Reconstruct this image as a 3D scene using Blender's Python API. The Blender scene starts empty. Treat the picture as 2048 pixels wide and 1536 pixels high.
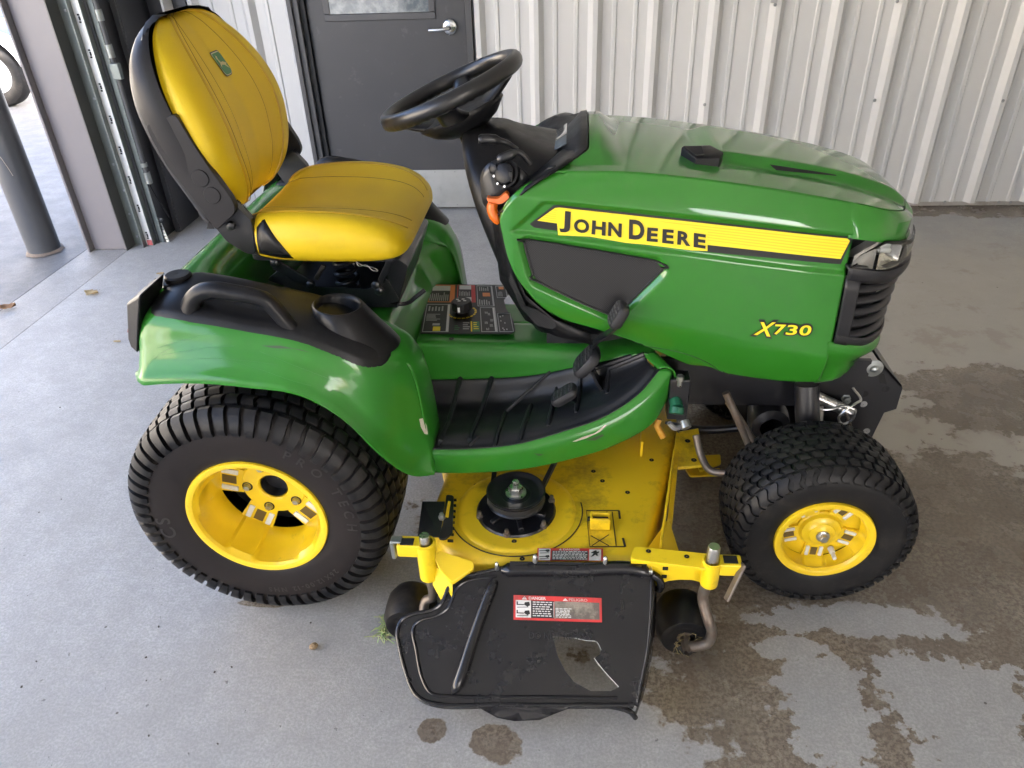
import bpy, bmesh, math, random
import numpy as np
from mathutils import Vector, Matrix
from mathutils.bvhtree import BVHTree

scene = bpy.context.scene
COL = scene.collection
R = math.radians
random.seed(7)

# ------------------------------------------------------------------ camera
cam_data = bpy.data.cameras.new('camera')
cam_data.sensor_fit = 'HORIZONTAL'
cam_data.sensor_width = 36.0
cam_data.lens = 26.3672
cam_data.clip_start = 0.02
cam_data.clip_end = 1000
cam = bpy.data.objects.new('camera', cam_data)
COL.objects.link(cam)
rot = Matrix([[0.9966681, -0.0121389, 0.0806552], [0.0743764, 0.5411405, -0.8376366], [-0.0334778, 0.8408446, 0.5402403]])
cam.matrix_world = Matrix.Translation((0, 0, 1.540)) @ rot.to_4x4()
scene.camera = cam

# ------------------------------------------------------------------ sky, sun, exposure
SUN_EL, SUN_AZ = R(40), R(131)       # azimuth measured from +Y towards +X: over the building, behind the viewer's right
world = bpy.data.worlds.new('World')
scene.world = world
world.use_nodes = True
wn = world.node_tree.nodes
sky = wn.new('ShaderNodeTexSky')
sky.sky_type = 'NISHITA'
sky.sun_disc = False
sky.sun_elevation = SUN_EL
sky.sun_rotation = SUN_AZ
sky.air_density = 0.75
sky.dust_density = 5.0
sky.ozone_density = 1.0
wn['Background'].inputs['Strength'].default_value = 0.13
world.node_tree.links.new(sky.outputs[0], wn['Background'].inputs['Color'])

sd = bpy.data.lights.new('sun', 'SUN')
sd.energy = 5.0
sd.angle = R(0.5)
sd.color = (1.0, 0.95, 0.88)
sun = bpy.data.objects.new('sun', sd)
COL.objects.link(sun)
sdir = Vector((math.sin(SUN_AZ) * math.cos(SUN_EL), math.cos(SUN_AZ) * math.cos(SUN_EL), math.sin(SUN_EL)))
sun.rotation_euler = (-sdir).to_track_quat('-Z', 'Y').to_euler()
sun.location = (6, 8, 12)

scene.view_settings.view_transform = 'Standard'
scene.view_settings.look = 'None'
scene.view_settings.gamma = 1.0
scene.view_settings.use_curve_mapping = False
scene.view_settings.exposure = 4.0
scene.cycles.use_denoising = True
scene.cycles.max_bounces = 10
scene.cycles.diffuse_bounces = 5
scene.cycles.glossy_bounces = 5
scene.cycles.sample_clamp_indirect = 6.0


# ------------------------------------------------------------------ modelling helpers
def cr(xs, ys):
    xs = np.asarray(xs, float); ys = np.asarray(ys, float)
    d = np.diff(ys) / np.diff(xs)
    m = np.empty_like(ys); m[0] = d[0]; m[-1] = d[-1]
    m[1:-1] = (d[:-1] + d[1:]) / 2
    def f(x):
        x = np.clip(np.asarray(x, float), xs[0], xs[-1])
        i = np.clip(np.searchsorted(xs, x) - 1, 0, len(xs) - 2)
        h = xs[i + 1] - xs[i]; t = (x - xs[i]) / h
        return ((2*t**3 - 3*t**2 + 1) * ys[i] + (t**3 - 2*t**2 + t) * h * m[i]
                + (-2*t**3 + 3*t**2) * ys[i + 1] + (t**3 - t**2) * h * m[i + 1])
    return f

def spline(pts, n, closed=False):
    P = np.asarray(pts, float)
    if closed:
        P = np.vstack([P[-1:], P, P[:2]])
        out = []
        for i in range(1, len(P) - 2):
            for t in np.linspace(0, 1, n, endpoint=False):
                out.append(0.5 * (2*P[i] + (P[i+1]-P[i-1])*t + (2*P[i-1]-5*P[i]+4*P[i+1]-P[i+2])*t*t
                                  + (-P[i-1]+3*P[i]-3*P[i+1]+P[i+2])*t**3))
        return np.array(out)
    s = np.r_[0, np.cumsum(np.linalg.norm(np.diff(P, axis=0), axis=1) + 1e-9)]
    u = np.linspace(0, s[-1], n)
    return np.stack([cr(s, P[:, k])(u) for k in range(P.shape[1])], 1)

def surf(ctrl, nu, nv):
    """dense grid through a control grid [u][v] of points"""
    rows = [spline(r, nv) for r in ctrl]
    return np.stack([spline([r[j] for r in rows], nu) for j in range(nv)], 1)

def fillet(pts, r, n=5):
    out = []; N = len(pts)
    rr = r if isinstance(r, (list, tuple)) else [r] * N
    for i in range(N):
        p = np.array(pts[i], float); a = np.array(pts[i-1], float) - p; b = np.array(pts[(i+1) % N], float) - p
        la, lb = np.linalg.norm(a), np.linalg.norm(b)
        d = min(rr[i], la * .49, lb * .49)
        if d < 1e-6: out.append(p); continue
        p0, p1 = p + a / la * d, p + b / lb * d
        for t in np.linspace(0, 1, n): out.append((1-t)**2 * p0 + 2*t*(1-t) * p + t*t * p1)
    return np.array(out)

class MB:
    def __init__(s): s.v = []; s.f = []; s.mi = []; s.cur = 0
    def add(s, vs, fs):
        o = len(s.v); s.v += [tuple(map(float, p)) for p in vs]
        s.f += [tuple(i + o for i in f) for f in fs]; s.mi += [s.cur] * len(fs)
        return s
    def grid(s, P, cu=False, cv=False, flip=False):
        P = np.asarray(P); nu, nv = P.shape[:2]; fs = []
        for i in range(nu if cu else nu - 1):
            for j in range(nv if cv else nv - 1):
                a, b = i * nv + j, i * nv + (j + 1) % nv
                c, d = ((i + 1) % nu) * nv + (j + 1) % nv, ((i + 1) % nu) * nv + j
                fs.append((a, d, c, b) if flip else (a, b, c, d))
        return s.add(P.reshape(-1, 3), fs)
    def loft(s, rings, caps=True):
        P = np.asarray(rings); s.grid(P, cv=True)
        if caps:
            n = P.shape[1]
            s.add(P[0], [tuple(range(n))[::-1]]); s.add(P[-1], [tuple(range(n))])
        return s
    def tube(s, path, r, n=10, caps=True, up=None):
        P = np.asarray(path, float); N = len(P)
        rr = np.broadcast_to(np.asarray(r, float), (N,))
        T = np.gradient(P, axis=0); T /= np.linalg.norm(T, axis=1)[:, None] + 1e-12
        u = np.cross(T[0], (0, 0, 1.) if abs(T[0][2]) < .9 else (1., 0, 0)); u /= np.linalg.norm(u)
        rings = []
        for i in range(N):
            u = u - T[i] * (u @ T[i]); u /= np.linalg.norm(u); w = np.cross(T[i], u)
            a = np.linspace(0, 2*np.pi, n, endpoint=False)
            rings.append(P[i] + rr[i] * (np.cos(a)[:, None] * u + np.sin(a)[:, None] * w))
        return s.loft(rings, caps)
    def lathe(s, prof, c=(0, 0, 0), ax='y', n=32, caps=False, a0=0.0):
        """prof: (radius, along-axis) pairs"""
        a = np.linspace(0, 2*np.pi, n, endpoint=False) + a0; rings = []
        for r, h in prof:
            if ax == 'y': q = np.stack([r*np.cos(a), np.full(n, h), r*np.sin(a)], 1)
            elif ax == 'z': q = np.stack([r*np.cos(a), r*np.sin(a), np.full(n, h)], 1)
            else: q = np.stack([np.full(n, h), r*np.cos(a), r*np.sin(a)], 1)
            rings.append(q + np.asarray(c, float))
        return s.loft(rings, caps)
    def box(s, c, d, M=None):
        x, y, z = (np.array(d) / 2)
        v = [(-x,-y,-z),(x,-y,-z),(x,y,-z),(-x,y,-z),(-x,-y,z),(x,-y,z),(x,y,z),(-x,y,z)]
        v = np.array(v)
        if M is not None: v = v @ np.asarray(M).T
        return s.add(v + np.asarray(c, float), [(0,3,2,1),(4,5,6,7),(0,1,5,4),(1,2,6,5),(2,3,7,6),(3,0,4,7)])
    def prism(s, pts, ext):
        P = np.asarray(pts, float); n = len(P); Q = P + np.asarray(ext, float)
        return s.add(np.vstack([P, Q]), [tuple(range(n))[::-1], tuple(range(n, 2*n))] +
                     [(i, (i+1) % n, n + (i+1) % n, n + i) for i in range(n)])
    def bar(s, a, b, w, h, up=(0, 0, 1)):
        a = np.array(a, float); b = np.array(b, float); t = b - a; l = np.linalg.norm(t); t /= l
        u = np.cross(t, up); u /= np.linalg.norm(u); k = np.cross(u, t)
        return s.box((a + b) / 2, (l, w, h), np.stack([t, u, k], 1))
    def mesh(s, name, angle=40):
        me = bpy.data.meshes.new(name); me.from_pydata(s.v, [], s.f)
        me.polygons.foreach_set('material_index', s.mi)
        bm = bmesh.new(); bm.from_mesh(me)
        bmesh.ops.remove_doubles(bm, verts=bm.verts, dist=1e-5)
        bmesh.ops.recalc_face_normals(bm, faces=bm.faces)
        bm.to_mesh(me); bm.free()
        me.polygons.foreach_set('use_smooth', [True] * len(me.polygons))
        if angle is not None: me.set_sharp_from_angle(angle=R(angle))
        me.update()
        return me
    def build(s, name, mat, parent=None, angle=40, bevel=0, solid=0, sub=0, seg=2):
        me = s.mesh(name, None if (bevel or sub) else angle)
        for m in (mat if isinstance(mat, (list, tuple)) else [mat]): me.materials.append(m)
        o = bpy.data.objects.new(name, me); COL.objects.link(o)
        if parent: o.parent = parent
        if solid:
            k = o.modifiers.new('solid', 'SOLIDIFY'); k.thickness = solid; k.offset = -1; k.use_rim = True
        if bevel:
            k = o.modifiers.new('bevel', 'BEVEL'); k.width = bevel; k.segments = seg
            k.limit_method = 'ANGLE'; k.angle_limit = R(35); k.harden_normals = True
        if sub:
            k = o.modifiers.new('sub', 'SUBSURF'); k.levels = sub; k.render_levels = sub
        return o

def tag(o, label=None, cat=None, group=None, kind=None):
    if label: o['label'] = label
    if cat: o['category'] = cat
    if group: o['group'] = group
    if kind: o['kind'] = kind
    return o

def empty(name, loc=(0, 0, 0)):
    o = bpy.data.objects.new(name, None); COL.objects.link(o); o.location = loc
    o.empty_display_size = .1
    return o

def xz(pts, y): return [(p[0], y, p[1]) for p in pts]

def rowpath(a, b, n=2): return np.linspace(a, b, n)

def text_mb(txt, size, offset=0.0, align='LEFT'):
    """flat filled outline of a line of text in the XY plane"""
    cu = bpy.data.curves.new('text', 'FONT'); cu.body = txt; cu.size = size; cu.offset = offset
    cu.align_x = align; cu.resolution_u = 4
    o = bpy.data.objects.new('text', cu); COL.objects.link(o)
    me = bpy.data.meshes.new_from_object(o)
    v = np.array([tuple(p.co) for p in me.vertices]).reshape(-1, 3); f = [tuple(p.vertices) for p in me.polygons]
    bpy.data.objects.remove(o); bpy.data.meshes.remove(me); bpy.data.curves.remove(cu)
    return v, f

def bvh_of(*objs):
    dg = bpy.context.evaluated_depsgraph_get(); vs = []; fs = []
    for o in objs:
        oe = o.evaluated_get(dg); me = oe.to_mesh(); k = len(vs)
        vs += [tuple(p.co) for p in me.vertices]; fs += [tuple(i + k for i in p.vertices) for p in me.polygons]
        oe.to_mesh_clear()
    return BVHTree.FromPolygons(vs, fs)

def drape(verts, tree, direction, off, back=.5):
    """lay points on a surface along a direction, lifted by off"""
    d = Vector(direction).normalized(); out = []
    last = None
    for p in verts:
        h = tree.ray_cast(Vector(p) - d * back, d, back * 2)
        if h[0] is None:
            q = tree.find_nearest(Vector(p)); q = q[0] - d * off
        else: q = h[0] - d * off
        out.append(tuple(q))
    return out

def densify(v, f, maxlen):
    me = bpy.data.meshes.new('tmp'); me.from_pydata([tuple(p) for p in v], [], [tuple(q) for q in f])
    bm = bmesh.new(); bm.from_mesh(me)
    bmesh.ops.triangulate(bm, faces=bm.faces)
    for _ in range(6):
        es = [e for e in bm.edges if e.calc_length() > maxlen]
        if not es: break
        bmesh.ops.subdivide_edges(bm, edges=es, cuts=1)
        bmesh.ops.triangulate(bm, faces=bm.faces)
    bm.verts.index_update()
    V = [tuple(p.co) for p in bm.verts]; F = [tuple(q.index for q in p.verts) for p in bm.faces]
    bm.free(); bpy.data.meshes.remove(me)
    return V, F

# ------------------------------------------------------------------ materials
def mat(name, base, rough=.5, metal=0, coat=0, coat_rough=.06, var=None, bump=None, dirt=None, spec=.5, rvar=0, crvar=None):
    m = bpy.data.materials.new(name); m.use_nodes = True
    nt = m.node_tree; b = nt.nodes['Principled BSDF']
    b.inputs['Base Color'].default_value = (*base, 1)
    b.inputs['Roughness'].default_value = rough
    b.inputs['Metallic'].default_value = metal
    b.inputs['Coat Weight'].default_value = coat
    b.inputs['Coat Roughness'].default_value = coat_rough
    b.inputs['Specular IOR Level'].default_value = spec
    tc = nt.nodes.new('ShaderNodeTexCoord')
    def noise(scale, detail=6, rough_=.6, src='Object'):
        n = nt.nodes.new('ShaderNodeTexNoise'); n.inputs['Scale'].default_value = scale
        n.inputs['Detail'].default_value = detail; n.inputs['Roughness'].default_value = rough_
        nt.links.new(tc.outputs[src], n.inputs['Vector']); return n.outputs['Fac']
    def ramp(x, lo, hi, a=0., c=1.):
        r = nt.nodes.new('ShaderNodeMapRange'); r.inputs['From Min'].default_value = lo; r.inputs['From Max'].default_value = hi
        r.inputs['To Min'].default_value = a; r.inputs['To Max'].default_value = c
        nt.links.new(x, r.inputs['Value']); return r.outputs[0]
    def mix(fac, a, c):
        x = nt.nodes.new('ShaderNodeMix'); x.data_type = 'RGBA'
        nt.links.new(fac, x.inputs[0])
        for k, q in ((6, a), (7, c)):
            if isinstance(q, tuple): x.inputs[k].default_value = (*q, 1)
            else: nt.links.new(q, x.inputs[k])
        return x.outputs[2]
    col = base
    if var:      # (scale, second colour, lo, hi)
        col = mix(ramp(noise(var[0]), var[2], var[3]), base, var[1])
    if dirt:     # (scale, colour, lo, hi, amount)
        col = mix(ramp(noise(dirt[0], 9, .72), dirt[2], dirt[3], 0, dirt[4]), col, dirt[1])
    if not isinstance(col, tuple): nt.links.new(col, b.inputs['Base Color'])
    if rvar:
        nt.links.new(ramp(noise(18, 8, .7), .3, .7, max(rough - rvar, .02), rough + rvar), b.inputs['Roughness'])
    if bump:     # (scale, strength, distance)
        n = noise(bump[0], 8, .65); k = nt.nodes.new('ShaderNodeBump')
        k.inputs['Strength'].default_value = bump[1]; k.inputs['Distance'].default_value = bump[2]
        nt.links.new(n, k.inputs['Height']); nt.links.new(k.outputs[0], b.inputs['Normal'])
    if crvar:    # (low, high) haze of the clear coat, from dust and wiping marks
        nt.links.new(ramp(noise(5, 9, .68), .40, .68, *crvar), b.inputs['Coat Roughness'])
    return m

GREEN = mat('green_paint', (.021, .158, .012), .40, coat=1.0, coat_rough=.03, var=(6, (.025, .172, .014), .35, .7), spec=.2, crvar=(.015, .10), bump=(220, .012, .001),
            dirt=(11, (.10, .14, .07), .60, .80, .25))
GREENF = mat('scuffed_green_paint', (.021, .158, .014), .42, coat=.55, coat_rough=.10, var=(6, (.025, .172, .017), .35, .7), spec=.2, bump=(40, .03, .002), dirt=(9, (.05, .16, .05), .60, .80, .4))
YELLOW = mat('yellow_paint', (.74, .51, .010), .36, coat=.45, coat_rough=.15, var=(9, (.68, .46, .010), .4, .7), rvar=.08,
             dirt=(16, (.16, .09, .03), .60, .78, .7), bump=(60, .05, .002))
DECKYEL = mat('deck_yellow', (.73, .49, .012), .42, coat=.25, coat_rough=.2, rvar=.1,
              dirt=(6, (.10, .06, .02), .52, .74, .85), bump=(90, .08, .002))
VINYL = mat('yellow_vinyl', (.66, .455, .016), .55, var=(3.5, (.61, .41, .020), .38, .66), dirt=(5, (.42, .27, .05), .62, .82, .3),
            bump=(420, .22, .001), spec=.32)
VINYLSIDE = mat('yellow_vinyl_side', (.62, .435, .008), .50, dirt=(9, (.40, .29, .03), .52, .80, .45), bump=(240, .30, .0012), spec=.35)
PIPING = mat('seam_thread', (.24, .15, .01), .7)
BLACK = mat('black_plastic', (.007, .007, .008), .40, spec=.28, bump=(900, .12, .0006), rvar=.08, dirt=(20, (.035, .035, .035), .58, .82, .4))
BLACKG = mat('black_gloss', (.010, .010, .011), .34, coat=.15, coat_rough=.2)
PEDAL = mat('pedal_rubber', (.018, .018, .020), .55, bump=(300, .2, .001))
SHELL = mat('seat_shell_plastic', (.013, .012, .0135), .44, spec=.32, bump=(700, .15, .0006), rvar=.06)
STEELB = mat('black_steel', (.010, .010, .012), .38, coat=.3, coat_rough=.2, dirt=(18, (.055, .048, .04), .58, .82, .5), rvar=.1)
RUBBER = mat('tyre_rubber', (.006, .006, .007), .48, spec=.26, var=(5, (.015, .014, .013), .4, .7), bump=(300, .15, .001), rvar=.1,
             dirt=(14, (.065, .056, .046), .52, .78, .5))
SIDEWALL = mat('tyre_sidewall', (.011, .0085, .008), .48, spec=.28, var=(4, (.016, .0125, .0115), .4, .7), bump=(260, .1, .001), rvar=.08)
RUBMAT = mat('footrest_mat', (.013, .014, .017), .42, spec=.5, bump=(500, .2, .0008), rvar=.1, dirt=(10, (.06, .057, .05), .58, .85, .45))
STEEL = mat('bright_steel', (.55, .55, .54), .30, metal=1, rvar=.1, dirt=(24, (.25, .22, .19), .55, .75, .5))
ZINC = mat('galvanised_steel', (.40, .42, .41), .42, metal=.9, rvar=.12, var=(14, (.27, .29, .28), .4, .65), dirt=(6, (.22, .2, .17), .6, .8, .5))
RUSTY = mat('worn_steel', (.16, .14, .12), .45, metal=.6, dirt=(18, (.12, .07, .04), .45, .7, .7), bump=(80, .2, .002))
ORANGE = mat('orange_plastic', (.62, .12, .006), .38)
WHITEP = mat('white_print', (.72, .73, .72), .5)
GREYP = mat('grey_print', (.42, .43, .43), .5)
PADGREY = mat('pale_grey_pad', (.58, .59, .58), .42, dirt=(20, (.3, .26, .18), .55, .8, .4))
BLACKP = mat('black_print', (.012, .012, .013), .36)
REDP = mat('red_print', (.52, .030, .030), .45, dirt=(16, (.10, .06, .05), .52, .72, .75))
ORANGEP = mat('orange_print', (.72, .22, .05), .45)
YELP = mat('yellow_print', (.86, .68, .018), .34, coat=.3)
YELPD = mat('yellow_print_line', (.76, .53, .012), .34, coat=.3)
GREENP = mat('green_print', (.03, .16, .05), .4)
MESHB = mat('black_mesh', (.010, .010, .011), .6)
DARK = mat('dark_void', (.006, .006, .006), .8)


# ------------------------------------------------------------------ setting: floor, apron, ground
def concrete(name, base, brown=(), soft=(), islands=(), base2=None):
    m = bpy.data.materials.new(name); m.use_nodes = True
    nt = m.node_tree; L = nt.links; b = nt.nodes['Principled BSDF']
    tc = nt.nodes.new('ShaderNodeTexCoord')
    def N(kind, **kw):
        n = nt.nodes.new(kind)
        for k, v in kw.items(): n.inputs[k].default_value = v
        return n
    def noise(scale, detail=8, rough=.6):
        n = N('ShaderNodeTexNoise', Scale=scale, Detail=detail, Roughness=rough)
        L.new(tc.outputs['Object'], n.inputs['Vector']); return n.outputs['Fac']
    def math_(op, a, c=None, clamp=False):
        n = nt.nodes.new('ShaderNodeMath'); n.operation = op; n.use_clamp = clamp
        for i, q in enumerate((a, c)):
            if q is None: continue
            if isinstance(q, (int, float)): n.inputs[i].default_value = q
            else: L.new(q, n.inputs[i])
        return n.outputs[0]
    def ramp(x, lo, hi, a=0., c=1.):
        r = nt.nodes.new('ShaderNodeMapRange'); r.interpolation_type = 'SMOOTHSTEP'
        for k, v in (('From Min', lo), ('From Max', hi), ('To Min', a), ('To Max', c)): r.inputs[k].default_value = v
        L.new(x, r.inputs['Value']); return r.outputs[0]
    def mix(fac, a, c, mode='MIX'):
        x = nt.nodes.new('ShaderNodeMix'); x.data_type = 'RGBA'; x.blend_type = mode
        if isinstance(fac, (int, float)): x.inputs[0].default_value = fac
        else: L.new(fac, x.inputs[0])
        for k, q in ((6, a), (7, c)):
            if isinstance(q, tuple): x.inputs[k].default_value = (*q, 1)
            else: L.new(q, x.inputs[k])
        return x.outputs[2]
    sep = nt.nodes.new('ShaderNodeSeparateXYZ'); L.new(tc.outputs['Object'], sep.inputs[0])
    X, Yy = sep.outputs[0], sep.outputs[1]
    def ell(cx, cy, rx, ry):
        a = math_('DIVIDE', math_('SUBTRACT', X, cx), rx); c = math_('DIVIDE', math_('SUBTRACT', Yy, cy), ry)
        return math_('SUBTRACT', 1.0, math_('SQRT', math_('ADD', math_('MULTIPLY', a, a), math_('MULTIPLY', c, c))))
    def union(es, amp, scale):
        u = None
        for e in es:
            q = ell(*e); u = q if u is None else math_('MAXIMUM', u, q)
        n = math_('MULTIPLY', math_('SUBTRACT', noise(scale, 10, .62), .5), amp)
        n = math_('ADD', n, math_('MULTIPLY', math_('SUBTRACT', noise(scale * 4.3, 8, .6), .5), amp * .6))
        return math_('ADD', u, n)
    big, mid, fine, grain = noise(.9, 5, .55), noise(7, 9, .65), noise(150, 5, .75), noise(34, 8, .72)
    col = mix(ramp(big, .3, .72), base, base2 or tuple(v * .82 for v in base))
    col = mix(ramp(mid, .35, .7, 0, .55), col, tuple(v * .70 for v in base))
    col = mix(ramp(grain, .36, .66, 0, .55), col, tuple(v * .66 for v in base))
    col = mix(ramp(fine, .38, .62, 0, .60), col, tuple(v * .52 for v in base))
    rough = ramp(mid, .3, .7, .50, .66)
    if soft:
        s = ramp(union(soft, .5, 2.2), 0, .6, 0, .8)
        col = mix(s, col, (base[0] * .98, base[1] * .90, base[2] * .76))  # soft tan: mostly warmer light on the right painted into the slab, some staining
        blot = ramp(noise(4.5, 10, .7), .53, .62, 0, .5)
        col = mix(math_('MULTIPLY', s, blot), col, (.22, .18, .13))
    if brown:
        k = ramp(union(brown, 1.9, 4.0), -.03, .09)
        if islands:
            i = ramp(union(islands, 2.2, 6.5), .0, .09)
            k = math_('MULTIPLY', k, math_('SUBTRACT', 1.0, i), True)
        agg = ramp(noise(95, 5, .75), .40, .60)
        tone = mix(ramp(noise(5, 8, .65), .35, .65), (.150, .120, .086), (.250, .212, .162))
        tone = mix(agg, (.110, .086, .062), tone)
        col = mix(math_('MULTIPLY', k, .92), col, tone)
        rough = math_('SUBTRACT', rough, math_('MULTIPLY', k, .33))
    pits = ramp(noise(55, 3, .5), .70, .76)
    col = mix(math_('MULTIPLY', pits, .55), col, (.06, .058, .055))
    vor = N('ShaderNodeTexVoronoi', Scale=9.0); L.new(tc.outputs['Object'], vor.inputs['Vector'])
    specks = math_('LESS_THAN', vor.outputs['Distance'], .03)
    col = mix(math_('MULTIPLY', specks, .8), col, (.05, .04, .03))
    L.new(col, b.inputs['Base Color']); L.new(rough, b.inputs['Roughness'])
    b.inputs['Specular IOR Level'].default_value = .42
    h = math_('SUBTRACT', math_('ADD', math_('MULTIPLY', mid, .4), math_('MULTIPLY', fine, .25)), math_('MULTIPLY', pits, .5))
    k = N('ShaderNodeBump', Strength=.5, Distance=.005); L.new(h, k.inputs['Height']); L.new(k.outputs[0], b.inputs['Normal'])
    return m

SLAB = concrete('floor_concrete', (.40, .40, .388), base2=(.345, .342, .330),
    brown=((.72, 1.30, .62, .52), (1.12, 1.55, .55, .50), (.36, 1.55, .34, .50), (1.52, 2.34, .36, .24), (-.30, .966, .035, .03),
           (-.16, .94, .06, .045), (.15, 1.9, .55, .6), (2.3, 4.25, .9, .12), (-.81, 1.30, .07, .012)),
    islands=((.70, 1.315, .29, .055), (.53, 1.225, .09, .035), (.585, 1.06, .11, .15), (.86, 1.10, .19, .13), (.93, .94, .25, .09)),
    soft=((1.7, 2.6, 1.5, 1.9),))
APRON = concrete('apron_concrete', (.165, .165, .163))
STRIP = concrete('threshold_concrete', (.33, .325, .31), base2=(.25, .245, .23))

WALL_Y = 4.31
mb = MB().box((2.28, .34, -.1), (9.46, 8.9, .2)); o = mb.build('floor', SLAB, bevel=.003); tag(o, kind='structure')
mb = MB().box((-2.575, .34, -.1015), (.245, 8.9, .2)); o = mb.build('threshold', STRIP, bevel=.003); tag(o, kind='structure')
mb = MB().box((-16.346, 2.0, -.103), (27.29, 60, .2)); o = mb.build('apron', APRON, bevel=.003); tag(o, kind='structure')
ASPH = mat('asphalt', (.075, .075, .078), .85, var=(2, (.10, .098, .095), .4, .7), bump=(120, .5, .006))
mb = MB(); g = np.array([[(x, y, -.03) for y in np.linspace(-300, 300, 7)] for x in np.linspace(-300, 300, 7)])
mb.grid(g); o = mb.build('ground', ASPH); tag(o, kind='structure')

# ------------------------------------------------------------------ building shell that shades the bay
ROOFM = mat("roof_sheet", (.74, .73, .70), .5, var=(3, (.68, .67, .64), .4, .7))
LINER = mat("white_liner", (.74, .73, .70), .5)
DGREY = mat('dark_grey_steel', (.045, .047, .055), .42, coat=.15, var=(5, (.055, .056, .062), .4, .7), bump=(200, .06, .001), dirt=(9, (.16, .14, .12), .62, .82, .4))
mb = MB().box((2.2, .2, 3.75), (9.6, 9.0, .12))
for k in range(7): mb.box((2.2, -3.9 + k * 1.35, 3.6), (9.3, .08, .18))
o = mb.build('roof', ROOFM); tag(o, kind='structure')
mb = MB().box((7.05, .2, 1.83), (.12, 8.9, 3.7)); o = mb.build('side_wall', LINER)
tag(o, 'pale metal end wall closing the bay on the right', 'wall')
mb = MB().box((-2.56, .2, 3.50), (.22, 8.9, .40)).box((-2.56, -4.1, 1.6), (.22, .3, 3.2))
o = mb.build('door_header', DGREY); tag(o, 'dark grey steel header over the open doorway on the left', 'header')

mb = MB().box((2.2, WALL_Y + .32, 1.83), (9.7, .12, 3.74)).box((-2.42, 4.1, 1.83), (.2, .60, 3.74)); o = mb.build('insulation_wall', DGREY); tag(o, kind='structure')
mb = MB().box((-.55, -4.2, 1.83), (4.3, .12, 3.7)).box((5.0, -4.2, 1.83), (4.2, .12, 3.7)).box((2.25, -4.2, 3.2), (1.3, .12, .96)); o = mb.build('fill_light_wall', LINER)  # out of view; opening placed and sized to set the fill light
tag(o, 'unseen pale metal wall behind the viewer, its opening shaped for fill light', 'wall')
nb = empty('bounce_building', (-18, 4, 0)); tag(nb, 'long tan building added out of view across the yard to bounce sunlight', 'building')  # unseen building, added to bounce warm sunlight into the bay
NBW = mat('tan_cladding', (.47, .42, .34), .8, var=(.3, (.42, .37, .30), .4, .7))
MB().box((0, 0, 2.9), (8, 50, 5.8)).build('wall', NBW, nb)
MB().prism([(-4.3, -25.3, 5.8), (4.3, -25.3, 5.8), (0, -25.3, 7.2)], (0, 50.6, 0)).build('roof', mat('bounce_roof_grey', (.35, .34, .33), .6), nb)
for k in range(5): MB().box((4.02, -20 + k * 10, 1.9), (.06, 3.6, 3.8)).build('door', mat('bounce_door_paint', (.55, .54, .52), .5), nb)
# corrugated back wall: sheets of three ribs, each sheet a part
WALLM = mat("wall_paint", (.53, .53, .518), .40, coat=.10, coat_rough=.25, var=(1.2, (.50, .50, .488), .35, .7), rvar=.06,
            dirt=(40, (.45, .42, .37), .66, .80, .3))
SCREWM = mat('screw_steel', (.30, .31, .31), .4, metal=.8)
RIB0 = (0.055, 4.310, 1.106)[0]
def rib_profile(x0):
    return [(x0, 0), (x0 + .026, -.034), (x0 + .050, -.034), (x0 + .076, 0),
            (x0 + .123, 0), (x0 + .128, -.0065), (x0 + .144, -.0065), (x0 + .149, 0),
            (x0 + .231, 0), (x0 + .236, -.0065), (x0 + .252, -.0065), (x0 + .257, 0)]
wall = empty('corrugated_wall', (1.6, WALL_Y, 0))
tag(wall, 'pale grey corrugated metal wall behind the tractor', 'wall')
def wall_sheet(x0, n, z0, z1, xmin=-99, xmax=99):
    prof = []
    for k in range(n): prof += rib_profile(x0 + .3048 * k)
    prof.append((x0 + .3048 * n, 0))
    P = [(max(xmin, min(xmax, x)), y) for x, y in prof]
    Q = [p for i, p in enumerate(P) if i == 0 or p[0] > P[i-1][0] + 1e-6]
    mb = MB().grid([[(x - 1.6, y, z) for x, y in Q] for z in (z0, z1)])
    o = mb.build('wall_panel', WALLM, wall, angle=None)
    o.data.polygons.foreach_set('use_smooth', [False] * len(o.data.polygons)); return o
JR = -.545    # right edge of the door frame
wall_sheet(RIB0 - .3048 * 2, 3, .028, 3.7, xmin=JR)
for k in range(8): wall_sheet(RIB0 + .3048 * (1 + 3 * k), 3, .028, 3.7)
wall_sheet(RIB0 - .3048 * 8, 3, .028, 3.7, xmin=-2.14, xmax=-1.525)
wall_sheet(RIB0 - .3048 * 5, 3, 2.2, 3.7, xmin=-1.525, xmax=JR)
mb = MB().box((JR / 2 + 7 / 2 - 1.6, .02, .018), (7 - JR, .03, .03)).box((-1.83 - 1.6, .02, .018), (.60, .03, .03))
mb.build('base_trim', mat('base_trim_paint', (.34, .32, .29), .6, dirt=(12, (.15, .12, .09), .5, .7, .7)), wall)
def screw(x, z, y=-.034, r=.006):
    mb = MB().lathe([(r * 1.5, y - .001), (r * 1.5, y - .002), (r, y - .003), (r, y - .007), (.0005, y - .0085)], (x - 1.6, 0, z), n=8)
    mb.build('screw', SCREWM, wall)
for q in ((0.690, 4.280, 0.588), (1.573, 4.280, 0.595), (0.988, 4.280, 1.064), (1.578, 4.280, 1.064), (2.223, 4.280, 0.581)):
    screw(q[0], q[2])
for q in ((2.092, 4.310, 0.026), (2.385, 4.310, 0.023), (2.449, 4.290, 0.021)): screw(q[0], q[2], -.002)
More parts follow.
